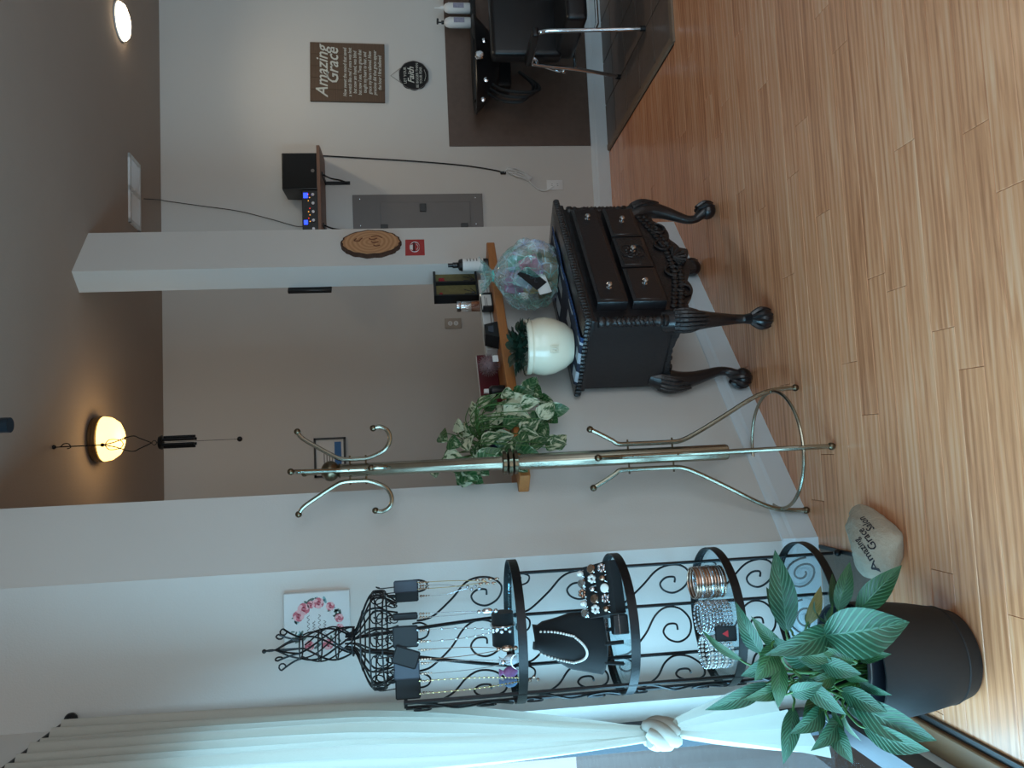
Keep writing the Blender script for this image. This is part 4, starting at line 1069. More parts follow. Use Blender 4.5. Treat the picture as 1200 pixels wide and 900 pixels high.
rme.materials.append(mat('limestone', rgb(176, 164, 146), .9, var=.22, scale=18, bump=.5, bscale=70))
rock = bpy.data.objects.new('painted_rock', rme); COL.objects.link(rock); rock.location = rcn+Vector((-.012, -.022, 0)); rock.rotation_euler.z = ra
tag(rock, 'pale rock with hand-written words lying on the floor', 'rock')
bv = BVHTree.FromPolygons([v_.co for v_ in rme.vertices], [tuple(p.vertices) for p in rme.polygons])
INK = mat('ink', rgb(34, 30, 40), .7, var=.1)
def write_on_rock(body, size, x, z, tilt=0):
    me = text_mesh(body, size, INK, shear=.25, extrude=0, bold=.0004)
    b = bmesh.new(); b.from_mesh(me); bmesh.ops.subdivide_edges(b, edges=[e_ for e_ in b.edges if e_.calc_length() > .01], cuts=1); b.to_mesh(me); b.free()
    c_, s_2 = cos(tilt), sin(tilt)
    for v_ in me.vertices:
        px, pz = v_.co.x*c_-v_.co.y*s_2+x, v_.co.x*s_2+v_.co.y*c_+z
        hit = bv.ray_cast(Vector((px, -.4, pz+.25)), Vector((0, .4, -.25)).normalized())
        v_.co = (hit[0]+hit[1]*.0012) if hit[0] else Vector((px, 0, .03))
    o = bpy.data.objects.new('lettering', me); COL.objects.link(o); o.parent = rock
write_on_rock('Amazing', .030, -.066, .094, .05); write_on_rock('Grace', .036, -.040, .066, .05); write_on_rock('Salon', .036, .012, .040, .05)

# ================================================================== CURTAIN
CX = XW+.040
fin = on_x(55, 80, CX)
rod = thing('curtain_rod', 'dark curtain rod with ball finial above the window', 'curtain rod', (CX, fin.y, fin.z))
MB().tube([(0, .0, 0), (0, -3.6, 0)], .008, 10).build('rod', BLACKI, rod)
MB().ball((0, .018, 0), .020, 16, 10).lathe([(.012, -.004), (.014, 0), (.010, .006)], (0, 0, 0), 12, RX(pi/2)).build('finial', BLACKI, rod)
MB().tube([(0, -.03, 0), (-.04, -.03, 0)], .007, 8).box((-.040, -.045, -.03), (-.036, -.015, .03)).build('wall_bracket', BLACKI, rod)
def curtain_mat():
    m = bpy.data.materials.new('sheer_voile'); m.use_nodes = True; nt = m.node_tree; nt.nodes.clear(); L = nt.links.new
    o = nt.nodes.new('ShaderNodeOutputMaterial'); d = nt.nodes.new('ShaderNodeBsdfDiffuse'); t_ = nt.nodes.new('ShaderNodeBsdfTranslucent')
    no = nt.nodes.new('ShaderNodeTexNoise'); no.inputs['Scale'].default_value = 300
    cr = nt.nodes.new('ShaderNodeValToRGB'); cr.color_ramp.elements[0].color = rgb(190, 188, 178); cr.color_ramp.elements[1].color = rgb(214, 212, 204); L(no.outputs[0], cr.inputs[0])
    L(cr.outputs[0], d.inputs[0]); L(cr.outputs[0], t_.inputs[0])
    mx = nt.nodes.new('ShaderNodeMixShader'); mx.inputs[0].default_value = .27; L(d.outputs[0], mx.inputs[1]); L(t_.outputs[0], mx.inputs[2]); L(mx.outputs[0], o.inputs[0]); return m
VOILE = curtain_mat()
kn = on_x(35, 775, CX)
ct = thing('curtain', 'white sheer curtain gathered into a knot beside the window', 'curtain', (CX, kn.y, 0))
yk_, zk = 0, kn.z
def cfn(a, t):                       # upper drop: rod down to the knot
    z = fin.z-.01+(zk-fin.z)*t
    wtop = .50; e_ = max(0, (t-.50)/.50); w_ = wtop*(1-e_**1.8*.90)
    y_right = (fin.y-.05-kn.y)+(-.14*t)
    g_ = e_**1.6
    y_r = (y_right)*(1-g_)+.045*g_
    y_ = y_r-a*w_*(1-.08*t) if g_ < 1 else y_r-a*w_
    pl_ = .020*sin(a*48+.9*sin(t*4)+2*a*t)*(1-.55*g_)+.006*sin(a*17+t*3)
    return Vector((pl_*.9+.004, y_+.006*sin(t*9+a*20), z))
MB().grid(cfn, 150, 40).build('upper_drop', VOILE, ct, smooth=60)
def tfn(a, t):                       # tail below the knot
    zl = zk-.03-(.36)*t
    w_ = .05+.52*t**.8
    cy_ = .03*(1-t)+(.035*t)
    return Vector((.006+.020*sin(a*26+t*2)*(.4+.6*t), cy_+.5*w_-a*w_, zl+.05*t*(a-.3)+.012*sin(a*13)))
MB().grid(tfn, 70, 18).build('tail', VOILE, ct, smooth=60)
kb = MB()
for k in range(5):
    a0 = k*1.25
    kb.tube(smooth_path([Vector((.020*cos(a0+t*3)+.012, .034*sin(a0+t*3.1), zk-.04+.08*t)) for t in [j/6 for j in range(7)]], 3), [.014+.010*sin(pi*j/18) for j in range(19)], 8)
kb.build('knot', VOILE, ct, smooth=60)

# ================================================================== BACK WALL
def bwp(x, y): return on_y(900-y, x, YB)      # image pixel -> back wall
# brown splash panel
pn0, pn1 = bwp(527, 172), bwp(693, 171)
tag(MB().rbox((0, -.006, 0), (1.75, 0, pn0.z-.128), .001, 1).build('splash_panel', mat('brown_laminate', rgb(92, 74, 64), .45, var=.25, scale=22, bump=.05), loc=(pn1.x, YB-.001, .131)), 'dark mottled brown splash panel on the back wall', 'wall panel')
# amazing grace sign
a, b = bwp(365.5, 119.5), bwp(449, 53)
sg = thing('hymn_sign', 'brown wooden sign with white lettering reading Amazing Grace', 'sign', ((a.x+b.x)/2, YB, (a.z+b.z)/2), rot=(0, .022, 0))
SW, SHh = b.x-a.x+.01, a.z-b.z+.01
SIGNW = mat('stained_sign_board', rgb(96, 76, 60), .7, var=.3, scale=10, stretch=(1, 8, 18), bump=.15)
for k in range(5): MB().rbox((-SW/2+k*SW/5+.0005, -.018, -SHh/2), (-SW/2+(k+1)*SW/5-.0005, 0, SHh/2), .0015, 1).build('board', SIGNW, sg)
INKW = mat('white_paint', rgb(206, 208, 200), .7, var=.08)
lettering('Amazing', .118, INKW, sg, (-.0, -.0188, SHh*.335), shear=.35, bold=.001, scalex=.92)
lettering('Grace', .118, INKW, sg, (.04, -.0188, SHh*.195), shear=.35, bold=.001, scalex=.92)
lettering('How sweet the sound that saved\na wretch like me! I once was lost\nbut now am found, was blind\nbut now I see. Twas grace that\ntaught my heart to fear, and\ngrace my fears relieved. How\nprecious did that grace appear\nthe hour I first believed', .034, INKW, sg, (0, -.0188, -SHh*.20), shear=.2, line=1.02, scalex=.78, bold=.0003, name='verse_lettering')
# scalloped faith sign on a cord
a = bwp(485, 89); r = (bwp(468, 89).z-bwp(503, 89).z)/2
fs_ = thing('faith_sign', 'small black scalloped plaque hung on a cord under the hymn sign', 'sign', (a.x, YB, a.z))
pts = [(r*(1+.06*abs(cos(k*2*pi/80*5)))*cos(k*2*pi/80)/1.04, r*(1+.06*abs(cos(k*2*pi/80*5)))*sin(k*2*pi/80)/1.04) for k in range(80)]
MB().prism(pts, .010, RX(pi/2)).build('plaque', CARD, fs_)
MB().tube([(r*.98*cos(t_), -.011, r*.98*sin(t_)) for t_ in [k*2*pi/60 for k in range(60)]], .0018, 5, True).build('rim', GREYM, fs_)
MB().tube([(-r*.55, -.006, r*.82), (.0, -.003, r*1.55), (r*.55, -.006, r*.82)], .0016, 5).build('cord', mat('jute', rgb(128, 116, 100), .9), fs_)
lettering('LET YOUR', .028, INKW, fs_, (0, -.0106, r*.58), scalex=.95)
lettering('Faith', .062, INKW, fs_, (0, -.0106, r*.18), shear=.35, bold=.0008, name='faith_lettering')
lettering('BE BIGGER THAN\nYOUR FEAR', .026, INKW, fs_, (0, -.0106, -r*.35), scalex=.9)
MB().tube(smooth_path([(-r*.4, -.0106, -r*.70), (0, -.0106, -r*.80), (r*.4, -.0106, -r*.70)], 6), .0012, 4).build('swash', INKW, fs_)

# audio shelf
SHD = .27
z_sh = on_y(900-268, 377, YB-SHD).z; x_r = on_y(730, 374, YB-SHD).x
au = thing('wall_shelf', 'brown wall shelf with a black bracket holding audio gear', 'shelf', (1.42, YB, z_sh))
SHW = mat('walnut_shelf', rgb(120, 88, 70), .5, var=.2, scale=6, stretch=(1, 10, 10))
MB().rbox((0, -SHD, 0), (x_r-1.42, 0, .022), .002, 1).build('board', SHW, au)
for bx in (on_y(900-212, 390, YB-.05).x-1.42, .12):
    bk_ = MB().box((bx-.012, -.006, -.17), (bx+.012, 0, -.001)).box((bx-.012, -.20, -.006), (bx+.012, 0, 0))
    bk_.tube(smooth_path([(bx, -.008, -.15), (bx, -.06, -.11), (bx, -.10, -.05), (bx, -.17, -.010)], 5), .006, 6)
    bk_.build('bracket', BLACKI, au, smooth=30)
sx0 = on_y(900-222, 350, YB-.24).x; sx1 = on_y(900-179, 350, YB-.24).x; stz = on_y(900-200, 330, YB-.24).z
sk = thing('loudspeaker', 'black loudspeaker on the wall shelf', 'loudspeaker', ((sx0+sx1)/2, YB-.13, z_sh+.022))
hh = stz-z_sh-.022; hwd = (sx1-sx0)/2
MB().rbox((-hwd, -.11, 0), (hwd, .11, hh), .008, 2).build('cabinet', BLACKP, sk)
MB().rbox((-hwd+.008, -.116, .008), (hwd-.008, -.108, hh-.008), .004, 1).build('grille', mat('speaker_cloth', rgb(18, 22, 26), .9, var=.3, scale=200), sk)
MB().lathe([(.0001, 0), (.012, .001), (.012, 0)], (0, 0, 0), 12, T(0, -.1162, .03) @ RX(pi/2)).build('badge', GREYM, sk)
ax1 = sx0-.004; ax0 = on_y(900-269, 365, YB-.24).x-.14; ahz = on_y(900-250, 354, YB-.24).z-z_sh-.022
am = thing('mixer_amplifier', 'black mixer amplifier with blue displays beside the loudspeaker', 'amplifier', ((ax0+ax1)/2, YB-.13, z_sh+.022))
aw = (ax1-ax0)/2
MB().rbox((-aw, -.11, 0), (aw, .11, ahz), .004, 1).build('case', BLACKP, am)
KN = MB().lathe([(.013, 0), (.013, .010), (.010, .014), (.0001, .014)], (0, 0, 0), 16, RX(pi/2)).mesh('knob', SILVER)
for k in range(6):
    o = bpy.data.objects.new('knob', KN); COL.objects.link(o); o.parent = am; o.location = (aw-.035-k*.058, -.110, ahz*.30)
BLUE = mat('blue_display', rgb(30, 60, 220), .3, emit=2.2, ecol=rgb(40, 70, 255)); AMB = mat('amber_led', rgb(220, 150, 40), .3, emit=1.6, ecol=rgb(230, 160, 60)); REDL = mat('red_led', rgb(200, 30, 30), .3, emit=1.5, ecol=rgb(230, 40, 40))
MB().box((aw-.055, -.1115, ahz*.62), (aw-.02, -.110, ahz*.90)).build('display', BLUE, am, smooth=0)
MB().box((aw-.235, -.1115, ahz*.66), (aw-.205, -.110, ahz*.90)).build('display', BLUE, am, smooth=0)
ld = MB(); ld2 = MB()
for k in range(8): (ld if k % 3 else ld2).ball((aw-.03-.022*k-(.03 if k > 2 else 0), -.111, ahz*(.52 if k % 2 else .60)), .0035, 8, 5)
ld.build('indicator_light', AMB, am); ld2.build('indicator_light', REDL, am)

# cords on the wall
CORD = mat('black_cord', rgb(16, 16, 18), .6); WCORD = mat('white_cord', rgb(222, 224, 224), .5)
def cord(name, px, r, m, label, off=.008):
    pts = smooth_path([bwp(x, y)+Vector((0, -off, 0)) for x, y in px], 8)
    o_ = pts[0].copy(); b = MB().tube([p-o_ for p in pts], r, 6)
    return tag(b.build(name, m, loc=o_), label, 'cord')
c1 = cord('power_cord', [(378, 183), (430, 186), (480, 189), (540, 194), (580, 200), (588, 203)], .0045, CORD, 'black power cord hanging from the wall shelf down the back wall')
e1 = bwp(588, 203)-bwp(378, 183)
MB().rbox((-.010, -.006, -.030), (.010, .012, .010), .003, 1, T(*e1)).build('plug', CORD, c1)
c2 = cord('extension_lead', [(591, 203), (594, 199), (600, 199), (606, 204), (612, 207), (618, 209), (620, 213), (626, 219), (632, 223), (640, 224), (648, 219)], .0046, WCORD, 'white extension lead coiled between the black cord and the outlet', .010)
wv_ = MB(); o_ = bwp(591, 203)+Vector((0, -.010, 0))
for k in range(3):
    pts = smooth_path([bwp(x, y)+Vector((0, -.012-.004*k, 0))-o_ for x, y in ((594, 198+k*2), (604, 198+k*3), (616, 204+k*2), (622, 209), (618, 212-k), (606, 206+k), (596, 203))], 6)
    wv_.tube(pts, .0046, 5)
wv_.build('coil', WCORD, c2)
pts = [on_ceil(900-233, 168)+Vector((0, 0, -.004)), Vector((bwp(192, 236).x, YB-.03, zc(YB)-.012)), Vector((bwp(194, 236).x, YB-.012, zc(YB)-.03))]
pts += [bwp(x, y)+Vector((0, -.012, 0)) for x, y in ((230, 241), (280, 248), (320, 258), (350, 266))]+[Vector((1.60, YB-.012, z_sh+.07))]
pts = pts[:2]+smooth_path(pts[2:], 6); o_ = pts[0].copy()
tag(MB().tube([p-o_ for p in pts], .0026, 5).build('aerial_wire', CORD, loc=o_), 'thin dark wire running from the ceiling vent to the amplifier', 'wire')

# outlet plates
def outlet(name, c_, label, m=WHITEP, lines=False):
    t_ = thing(name, label, 'outlet', c_)
    MB().rbox((-.036, -.006, -.058), (.036, 0, .058), .003, 2).build('plate', m, t_)
    for dz in (-.02, .02):
        s2 = MB().lathe([(.0165, 0), (.0165, .002), (.0001, .002)], (0, 0, 0), 18, T(0, -.006, dz) @ RX(pi/2)).build('socket', WHITEP, t_)
        MB().box((-.007, -.0086, dz-.005), (-.005, -.0078, dz+.006)).box((.005, -.0086, dz-.005), (.007, -.0078, dz+.006)).build('slot', CARD, s2, smooth=0)
    return t_
outlet('wall_outlet', bwp(650, 217), 'white power outlet low on the back wall')
outlet('wall_outlet', bwp(531, 379), 'beige power outlet on the wall behind the half wall', mat('beige_plate', rgb(170, 160, 148), .5))
# breaker panel
a, b = bwp(413, 229), bwp(565, 229); pw_ = .50
bp_ = thing('breaker_panel', 'grey metal breaker panel set in the back wall', 'breaker panel', (a.x, YB, b.z))
ph = a.z-b.z
MB().rbox((-pw_, -.012, 0), (0, 0, ph), .002, 1).build('cover', GREYM, bp_)
dr_ = MB().rbox((-pw_+.06, -.018, .09), (-.06, -.011, ph-.19), .002, 1).build('panel_door', GREYM, bp_)
MB().rbox((-.13, -.026, .40), (-.072, -.017, .445), .003, 1).build('latch', BLACKP, dr_)
for zz in (.11, ph-.24): MB().rbox((-.245, -.022, zz), (-.215, -.017, zz+.05), .002, 1).build('hinge', BLACKP, dr_)
sc_ = MB()
for zz in (.05, ph-.05):
    for xx in (-.03, -.22, -pw_+.03): sc_.ball((xx, -.012, zz), .006, 8, 5, (1, .4, 1))
sc_.build('screw', CHROME, bp_)
# framed certificate in the nook
a, b = bwp(369, 560), bwp(405, 512)
cf = thing('framed_certificate', 'small black framed certificate on the wall behind the coat rack', 'picture frame', ((a.x+b.x)/2, YB, (a.z+b.z)/2))
cw, chh = b.x-a.x, a.z-b.z
fr2 = MB()
for lo, hi in (((-cw/2, -chh/2), (cw/2, -chh/2+.014)), ((-cw/2, chh/2-.014), (cw/2, chh/2)), ((-cw/2, -chh/2), (-cw/2+.014, chh/2)), ((cw/2-.014, -chh/2), (cw/2, chh/2))):
    fr2.box((lo[0], -.020, lo[1]), (hi[0], 0, hi[1]))
fr2.build('frame', BLACKP, cf, smooth=0)
MB().box((-cw/2+.01, -.010, -chh/2+.01), (cw/2-.01, -.004, chh/2-.01)).build('sheet', PAPER, cf, smooth=0)
MB().box((-cw/2+.05, -.0108, -chh/2+.03), (cw/2-.03, -.010, -chh/2+.075)).build('band', mat('blue_print', rgb(50, 110, 170), .6), cf, smooth=0)
ln_ = MB()
for k in range(4): ln_.box((-.05, -.0108, chh/2-.07-.018*k), (.06-.01*k, -.010, chh/2-.064-.018*k))
ln_.build('lettering', GREYM, cf, smooth=0)

# ---- on the pillar and the partition
a = wp(900-288, 400); b = wp(900-288, 470)
pq = thing('wood_slice_plaque', 'oval bark-edged wood slice plaque hung on the pillar', 'plaque', P3((a[0]+b[0])/2, 0, (a[1]+b[1])/2), PHI)
hz_ = (a[1]-b[1])/2; hx_ = (wp(900-273, 435)[0]-wp(900-302, 435)[0])/2
ov = [(hx_*cos(k*pi/24)*(1+.03*sin(k*1.7)), hz_*sin(k*pi/24)*(1+.025*sin(k*2.3))) for k in range(48)]
MB().prism(ov, .022, RX(pi/2)).build('bark', mat('bark', rgb(70, 44, 30), .9, var=.4, scale=40, bump=.8, bscale=60), pq)
def slice_mat():
    m = mat('cut_wood', rgb(186, 140, 98), .65, var=.1); nt = m.node_tree; b_2 = nt.nodes['Principled BSDF']
    wv2 = nt.nodes.new('ShaderNodeTexWave'); wv2.wave_type = 'RINGS'; wv2.rings_direction = 'Y'; wv2.inputs['Scale'].default_value = 14; wv2.inputs['Distortion'].default_value = 2
    tc = nt.nodes.new('ShaderNodeTexCoord'); nt.links.new(tc.outputs['Object'], wv2.inputs['Vector'])
    cr = nt.nodes.new('ShaderNodeValToRGB'); cr.color_ramp.elements[0].color = rgb(168, 120, 82); cr.color_ramp.elements[1].color = rgb(192, 146, 104)
    nt.links.new(wv2.outputs[1], cr.inputs[0]); nt.links.new(cr.outputs[0], b_2.inputs['Base Color']); return m
MB().prism([(x*.91, z*.94) for x, z in ov], .024, RX(pi/2)).build('face', slice_mat(), pq)
BURN = mat('burnt_lettering', rgb(110, 64, 40), .8)
bm2 = MB()
bm2.tube(smooth_path([(.030, -.0245, .075), (.012, -.0245, .085), (.008, -.0245, .06), (.020, -.0245, .055), (.034, -.0245, .045)], 5), .0035, 5)
for k in range(3): bm2.tube(smooth_path([(.030-.03*k, -.0245, .010-.012*k), (.020-.03*k, -.0245, -.004-.012*k), (.028-.03*k, -.0245, -.030-.008*k)], 5), .0035, 5)
bm2.tube(smooth_path([(.045, -.0245, .0), (.052, -.0245, -.03), (.035, -.0245, -.055)], 6), .003, 5)
bm2.build('burnt_marks', BURN, pq)
a = wp(900-290, 475); b = wp(900-290, 497.5); c_1 = wp(900-281, 486)[0]; c_0 = wp(900-299.5, 486)[0]
rs = thing('red_sticker', 'square red sticker with a white round emblem on the pillar', 'sticker', P3((c_0+c_1)/2, 0, (a[1]+b[1])/2), PHI)
hs = (a[1]-b[1])/2; hxs = (c_1-c_0)/2
MB().rbox((-hxs, -.002, -hs), (hxs, 0, hs), .0006, 1).build('sheet', mat('sticker_red', rgb(170, 52, 50), .5, var=.06), rs)
em = MB()
em.tube([(hxs*.62*cos(t_), -.0024, hs*.02+hs*.52*sin(t_)) for t_ in [k*pi/16 for k in range(32)]], .0042, 6, True, flat=(1, .2))
em.tube(smooth_path([(-hxs*.36, -.0026, -hs*.16), (0, -.0026, -hs*.34), (hxs*.36, -.0026, -hs*.16)], 5), .0055, 5, flat=(1, .2))
em.prism([(-hxs*.34, hs*.22), (hxs*.34, hs*.22), (hxs*.22, hs*.55), (-hxs*.22, hs*.55)], .001, T(0, -.002, 0) @ RX(pi/2))
em.build('emblem', PAPER, rs)
MB().prism([(-hxs*.62, hs*.02), (hxs*.62, hs*.02), (hxs*.62, hs*.18), (-hxs*.62, hs*.18)], .0012, T(0, -.0026, 0) @ RX(pi/2)).build('emblem_band', mat('dark_print', rgb(60, 24, 28), .6), rs)
# thin black panel on the rear of the pillar
p0 = on_plane(900-338, 337, WA-WN*TH, WN); p1 = on_plane(900-339, 388, WA-WN*TH, WN)
tv = thing('wall_tablet', 'thin black panel mounted behind the pillar', 'panel', P3(S_P0-.022, -TH, p1.z), PHI)
MB().rbox((0, .004, 0), (.30, .024, p0.z-p1.z), .003, 1).build('panel_body', BLACKP, tv)
MB().rbox((.10, 0, .05), (.20, .005, .15), .001, 1).build('mount', GREYM, tv)
# black hooks at the end of the partition
p0 = on_plane(900-565, 408, WA-WN*.06, WN); hs_ = (p0-WA).dot(WD)
hk = thing('door_hardware', 'black latch hardware at the edge of the near wall end', 'bracket', P3(S_END, -.06, p0.z-.12), PHI)
MB().rbox((0, -.016, 0), (.004, .016, .12), .001, 1).build('plate', BLACKP, hk)
for zz in (.085, .02): MB().rbox((.003, -.012, zz), (.026, .012, zz+.028), .004, 1).build('clip', BLACKP, hk)

# ================================================================== CEILING THINGS
CA = (-math.atan(.055)*-1, 0, 0)
lp = on_ceil(900-515, 110)
cl = thing('ceiling_lamp', 'glowing alabaster bowl ceiling lamp with a bronze rim', 'ceiling lamp', lp, rot=CA)
MB().lathe([(.10, 0), (.112, -.004), (.112, -.020), (.118, -.024), (.118, -.040), (.110, -.046)], (0, 0, 0), 32).build('rim', BRASSD, cl)
GLOW = mat('alabaster_glow', rgb(255, 214, 140), .4, var=.12, scale=14, emit=3.2, ecol=rgb(255, 205, 120))
MB().lathe([(.108, -.044), (.114, -.050), (.108, -.085), (.085, -.118), (.05, -.136), (.0001, -.142)], (0, 0, 0), 32).build('shade', GLOW, cl)
MB().lathe([(.0001, -.158), (.007, -.154), (.008, -.146), (.004, -.142)], (0, 0, 0), 12).build('finial', BRASSD, cl)
pl_ = bpy.data.lights.new('lamp_glow', 'POINT'); pl_.energy = 2.2; pl_.color = (1, .70, .38); pl_.shadow_soft_size = .10
po2 = bpy.data.objects.new('lamp_glow', pl_); COL.objects.link(po2); po2.location = lp+Vector((0, 0, -.26))
dn = on_ceil(875, 140)
dl_ = thing('downlight', 'bright round downlight in the ceiling above the signs', 'ceiling lamp', dn, rot=CA)
MB().lathe([(.100, 0), (.112, -.002), (.112, -.010), (.092, -.014), (.090, -.006)], (0, 0, 0), 32).build('trim_ring', WHITEP, dl_)
MB().lathe([(.106, -.011), (.106, -.020), (.095, -.034), (.06, -.046), (.0001, -.050)], (0, 0, 0), 28).build('lens', mat('downlight_lens', rgb(255, 240, 214), .4, emit=9, ecol=rgb(255, 232, 196)), dl_)
sl_ = bpy.data.lights.new('downlight_beam', 'SPOT'); sl_.energy = 26; sl_.color = (1, .84, .62); sl_.spot_size = 2.6; sl_.spot_blend = .9; sl_.shadow_soft_size = .08
so_ = bpy.data.objects.new('downlight_beam', sl_); COL.objects.link(so_); so_.location = dn+Vector((0, 0, -.06))
v0, v1 = on_ceil(715, 155), on_ceil(633, 158)
vt = thing('air_vent', 'white rectangular air vent grille in the ceiling', 'air vent', (v0+v1)/2, rot=CA)
vw = (v0.x-v1.x)/2; vd = .105
VW = mat('vent_white', rgb(214, 216, 216), .5, var=.04)
f_ = MB()
for lo, hi in (((-vw, -vd), (vw, -vd+.025)), ((-vw, vd-.025), (vw, vd)), ((-vw, -vd), (-vw+.025, vd)), ((vw-.025, -vd), (vw, vd)), ((-.014, -vd), (.014, vd))): f_.box((lo[0], lo[1], -.012), (hi[0], hi[1], 0))
f_.build('frame', VW, vt, smooth=0)
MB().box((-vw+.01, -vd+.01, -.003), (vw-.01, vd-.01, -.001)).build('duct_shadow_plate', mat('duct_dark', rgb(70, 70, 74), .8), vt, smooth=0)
SLM = MB().box((0, -.0012, -.010), (vw-.04, .0012, 0), T(0, 0, 0) @ RX(.6)).mesh('slat', VW, 0)
for k in range(8):
    for sx in (-vw+.026, .015):
        o = bpy.data.objects.new('slat', SLM); COL.objects.link(o); o.parent = vt; o.location = (sx, -vd+.034+k*.0195, -.001)
# wind chime
hc = on_ceil(900-524, 62)
def chz(x): return on_y(900-519, x, hc.y).z-hc.z
wc = thing('wind_chime', 'dark metal wind chime hanging from the ceiling behind the half wall', 'wind chime', hc)
MB().tube(smooth_path([(0, 0, 0), (0, 0, -.03), (.012, 0, -.045), (.012, 0, -.065), (-.004, 0, -.075), (-.010, 0, -.06)], 5), .0024, 6).ball((0, 0, -.004), .010, 10, 6).build('ceiling_hook', BLACKI, wc)
zA, zB = chz(78), chz(178)
MB().tube([(0, 0, chz(70)), (0, 0, chz(120))], .0030, 6).build('rod', BLACKI, wc)
orn = MB(); zm = chz(120)
for sx in (-1, 1):
    orn.tube(smooth_path([(0, 0, zm), (sx*.010, 0, zm-.05), (sx*.034, 0, (zm+zB)/2-.02), (sx*.022, 0, zB+.05), (0, 0, zB)], 6), .0026, 6)
    orn.tube(smooth_path([(0, 0, zm-.01), (sx*.022, 0, zm-.03), (sx*.018, 0, zm-.075), (0, 0, zm-.09)], 6), .0020, 6)
orn.ball((0, 0, zm), .009, 10, 6).tube([(.010*cos(t_), 0, zB-.010+.010*sin(t_)) for t_ in [k*pi/6 for k in range(12)]], .002, 5, True)
orn.build('ornament', BLACKI, wc)
MB().lathe([(.0001, chz(186)), (.030, chz(187)), (.032, chz(190)), (.0001, chz(191))], (0, 0, 0), 20).build('top_disc', BLACKI, wc)
TB = MB().lathe([(.0065, chz(229)), (.0065, chz(192))], (0, 0, 0), 10).mesh('chime_tube', BLACKI)
for k in range(6):
    o = bpy.data.objects.new('chime_tube', TB); COL.objects.link(o); o.parent = wc; o.location = (.022*cos(k*pi/3), .022*sin(k*pi/3), 0)
MB().tube([(0, 0, chz(186)), (0, 0, chz(279))], .0011, 5).tube([(0, 0, zB-.018), (0, 0, chz(186))], .0016, 5).build('string', CORD, wc)
MB().ball((0, 0, chz(281)), .012, 12, 8).build('clapper_ball', BLACKI, wc)
# dark spotlight whose tip dips into view
sp0 = on_y(900-498, 12, 2.6)
spz = zc(2.6)-sp0.z
spt = thing('spotlight', 'small dark spotlight hanging from the ceiling at the frame edge', 'ceiling lamp', (sp0.x, 2.6, zc(2.6)))
SPM = mat('dark_teal_metal', rgb(34, 46, 56), .4, metal=.5)
MB().lathe([(.018, -spz), (.024, -spz), (.025, -.03), (.020, -.012)], (0, 0, 0), 20).build('housing', SPM, spt)
MB().lathe([(.045, -.012), (.045, 0)], (0, 0, 0), 20).build('canopy', SPM, spt)

# ================================================================== SHAMPOO CHAIR
cz = Vector((2.73, 4.70, .0075))
chp = thing('shampoo_chair', 'black vinyl shampoo chair with chrome legs on the tiles', 'chair', cz)
# local: chair faces -y; left side of frame at x=-.29
MB().rbox((-.215, -.30, .335), (.30, .20, .465), .03, 3).build('seat', BLACKL, chp)
MB().rbox((-.235, .10, .42), (.30, .22, .88), .035, 3, T(0, 0, 0)).build('backrest', BLACKL, chp)
for sx in (-.285, .36):
    f_ = MB().tube(smooth_path([(sx, -.32, 0), (sx, -.30, .30), (sx, -.285, .55), (sx, -.27, .61), (sx, -.23, .635), (sx, .08, .625), (sx, .13, .59), (sx, .19, .30), (sx, .29, 0)], 4), .0125, 10).build('frame', CHROME, chp)
    MB().tube([(sx, -.322, 0), (sx, -.321, .03)], .017, 10).tube([(sx, .291, 0), (sx, .285, .03)], .017, 10).build('foot_cap', BLACKP, f_)
    MB().rbox((sx-.03, -.28, .63), (sx+.03, .10, .672), .016, 3).build('armrest', BLACKL, chp)
MB().tube([(-.285, -.295, .30), (-.24, -.29, .28), (.32, -.29, .28), (.36, -.295, .30)], .011, 8).build('front_rail', CHROME, chp)
MB().tube([(-.285, .17, .33), (.36, .17, .33)], .011, 8).build('rear_rail', CHROME, chp)
MB().tube(smooth_path([(-.285, .05, .61), (-.27, .16, .56), (-.26, .26, .43), (-.27, .24, .40)], 5), .009, 8).ball((-.27, .24, .395), .018, 10, 8).build('recline_lever', CHROME, chp)
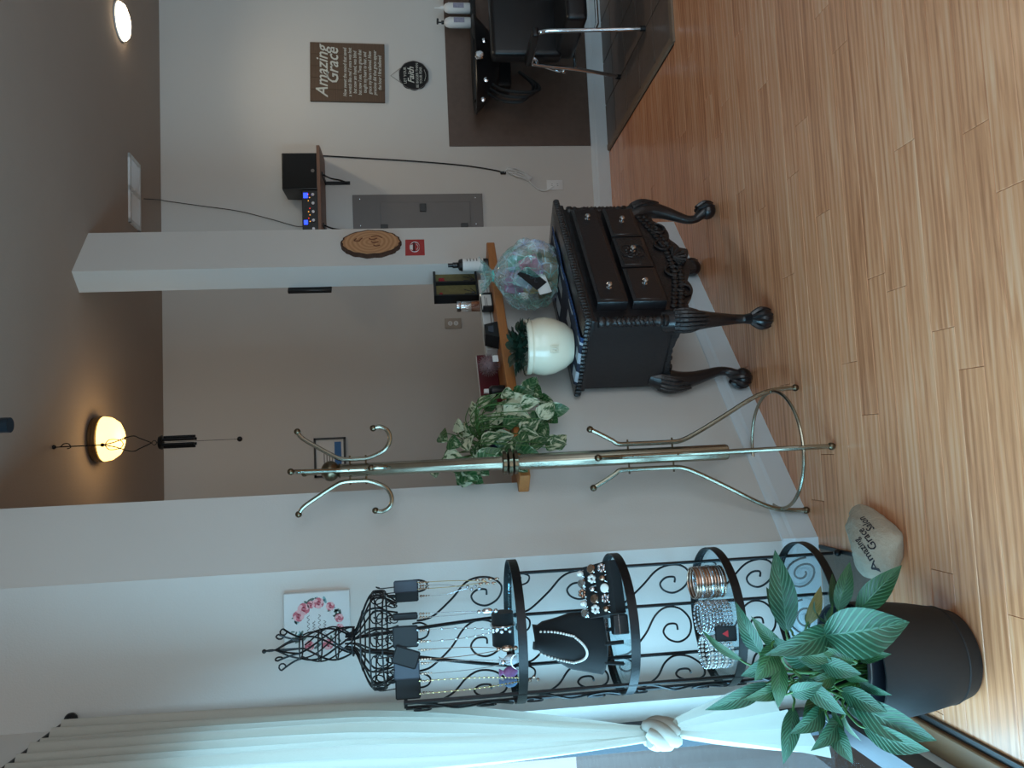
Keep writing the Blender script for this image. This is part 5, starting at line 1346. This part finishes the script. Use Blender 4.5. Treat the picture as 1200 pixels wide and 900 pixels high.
# backwash basin behind it
bw = thing('shampoo_basin', 'black backwash basin with chrome taps behind the shampoo chair', 'basin', (2.62, 5.18, .0075))
bs3 = MB()
prof = [(.13, .80), (.22, .85), (.30, .92), (.335, .955), (.345, .965), (.335, .972), (.29, .955), (.20, .88), (.0001, .84)]
bs3.lathe(prof, (0, 0, 0), 36, Matrix.Diagonal((1, .62, 1, 1)))
bs3.build('bowl', BLACKP, bw)
MB().rbox((-.10, .10, .70), (.20, .262, .86), .02, 2).build('wall_mount', BLACKP, bw)
MB().rbox((-.20, .10, .93), (.60, .235, .966), .008, 2).build('deck', BLACKP, bw)
MB().lathe([(.022, 0), (.030, .004), (.030, .020), (.022, .028), (.0001, .03)], (0, 0, 0), 18, T(-.05, -.215, .945) @ RX(pi/2)).build('tap_knob', CHROME, bw)
for xx, rr in ((-.19, .016), (-.325, .014), (.08, .016)): MB().lathe([(rr, 0), (rr, .012), (.0001, .016)], (0, 0, 0), 14, T(xx, -.165, .930 if xx < -.3 else .905) @ RX(pi/2)).build('fitting', CHROME, bw)
hs3 = MB()
for k in range(3):
    hs3.tube(smooth_path([(-.22+.05*k, -.06, .90), (-.30+.04*k, -.10, .80), (-.31+.03*k, -.12, .66-.03*k), (-.20, -.10, .58-.02*k), (-.06, -.02, .66)], 7), .011, 8)
hs3.build('hose', BLACKP, bw)
for k, (px_, col_n, lb) in enumerate(((9, 'white', 'tall white shampoo bottle with a pointed nozzle on the basin'), (26, 'white', 'white pump bottle with a black pump on the basin'))):
    q = on_y(900-px_, 566, 5.33)
    bb_ = thing('shampoo_bottle', lb, 'bottle', (q.x, 5.34, .0075+.9665))
    MB().lathe([(.034, 0), (.037, .004), (.037, .150), (.028, .175), (.012, .188)], (0, 0, 0), 22).build('bottle_body', WHITEP, bb_)
    MB().box((-.018, -.0385, .045), (.018, -.0372, .12)).build('label', mat('label_grey_%d' % k, rgb(150, 150, 170), .6, var=.4, scale=90), bb_, smooth=0)
    if k == 0: MB().lathe([(.014, .186), (.014, .20), (.006, .215), (.003, .250), (.0001, .251)], (0, 0, 0), 14).build('nozzle', WHITEP, bb_)
    else: MB().lathe([(.013, .186), (.013, .205), (.005, .207), (.005, .228)], (0, 0, 0), 14).rbox((-.010, -.04, .226), (.010, .012, .240), .003, 1).build('pump', BLACKP, bb_)
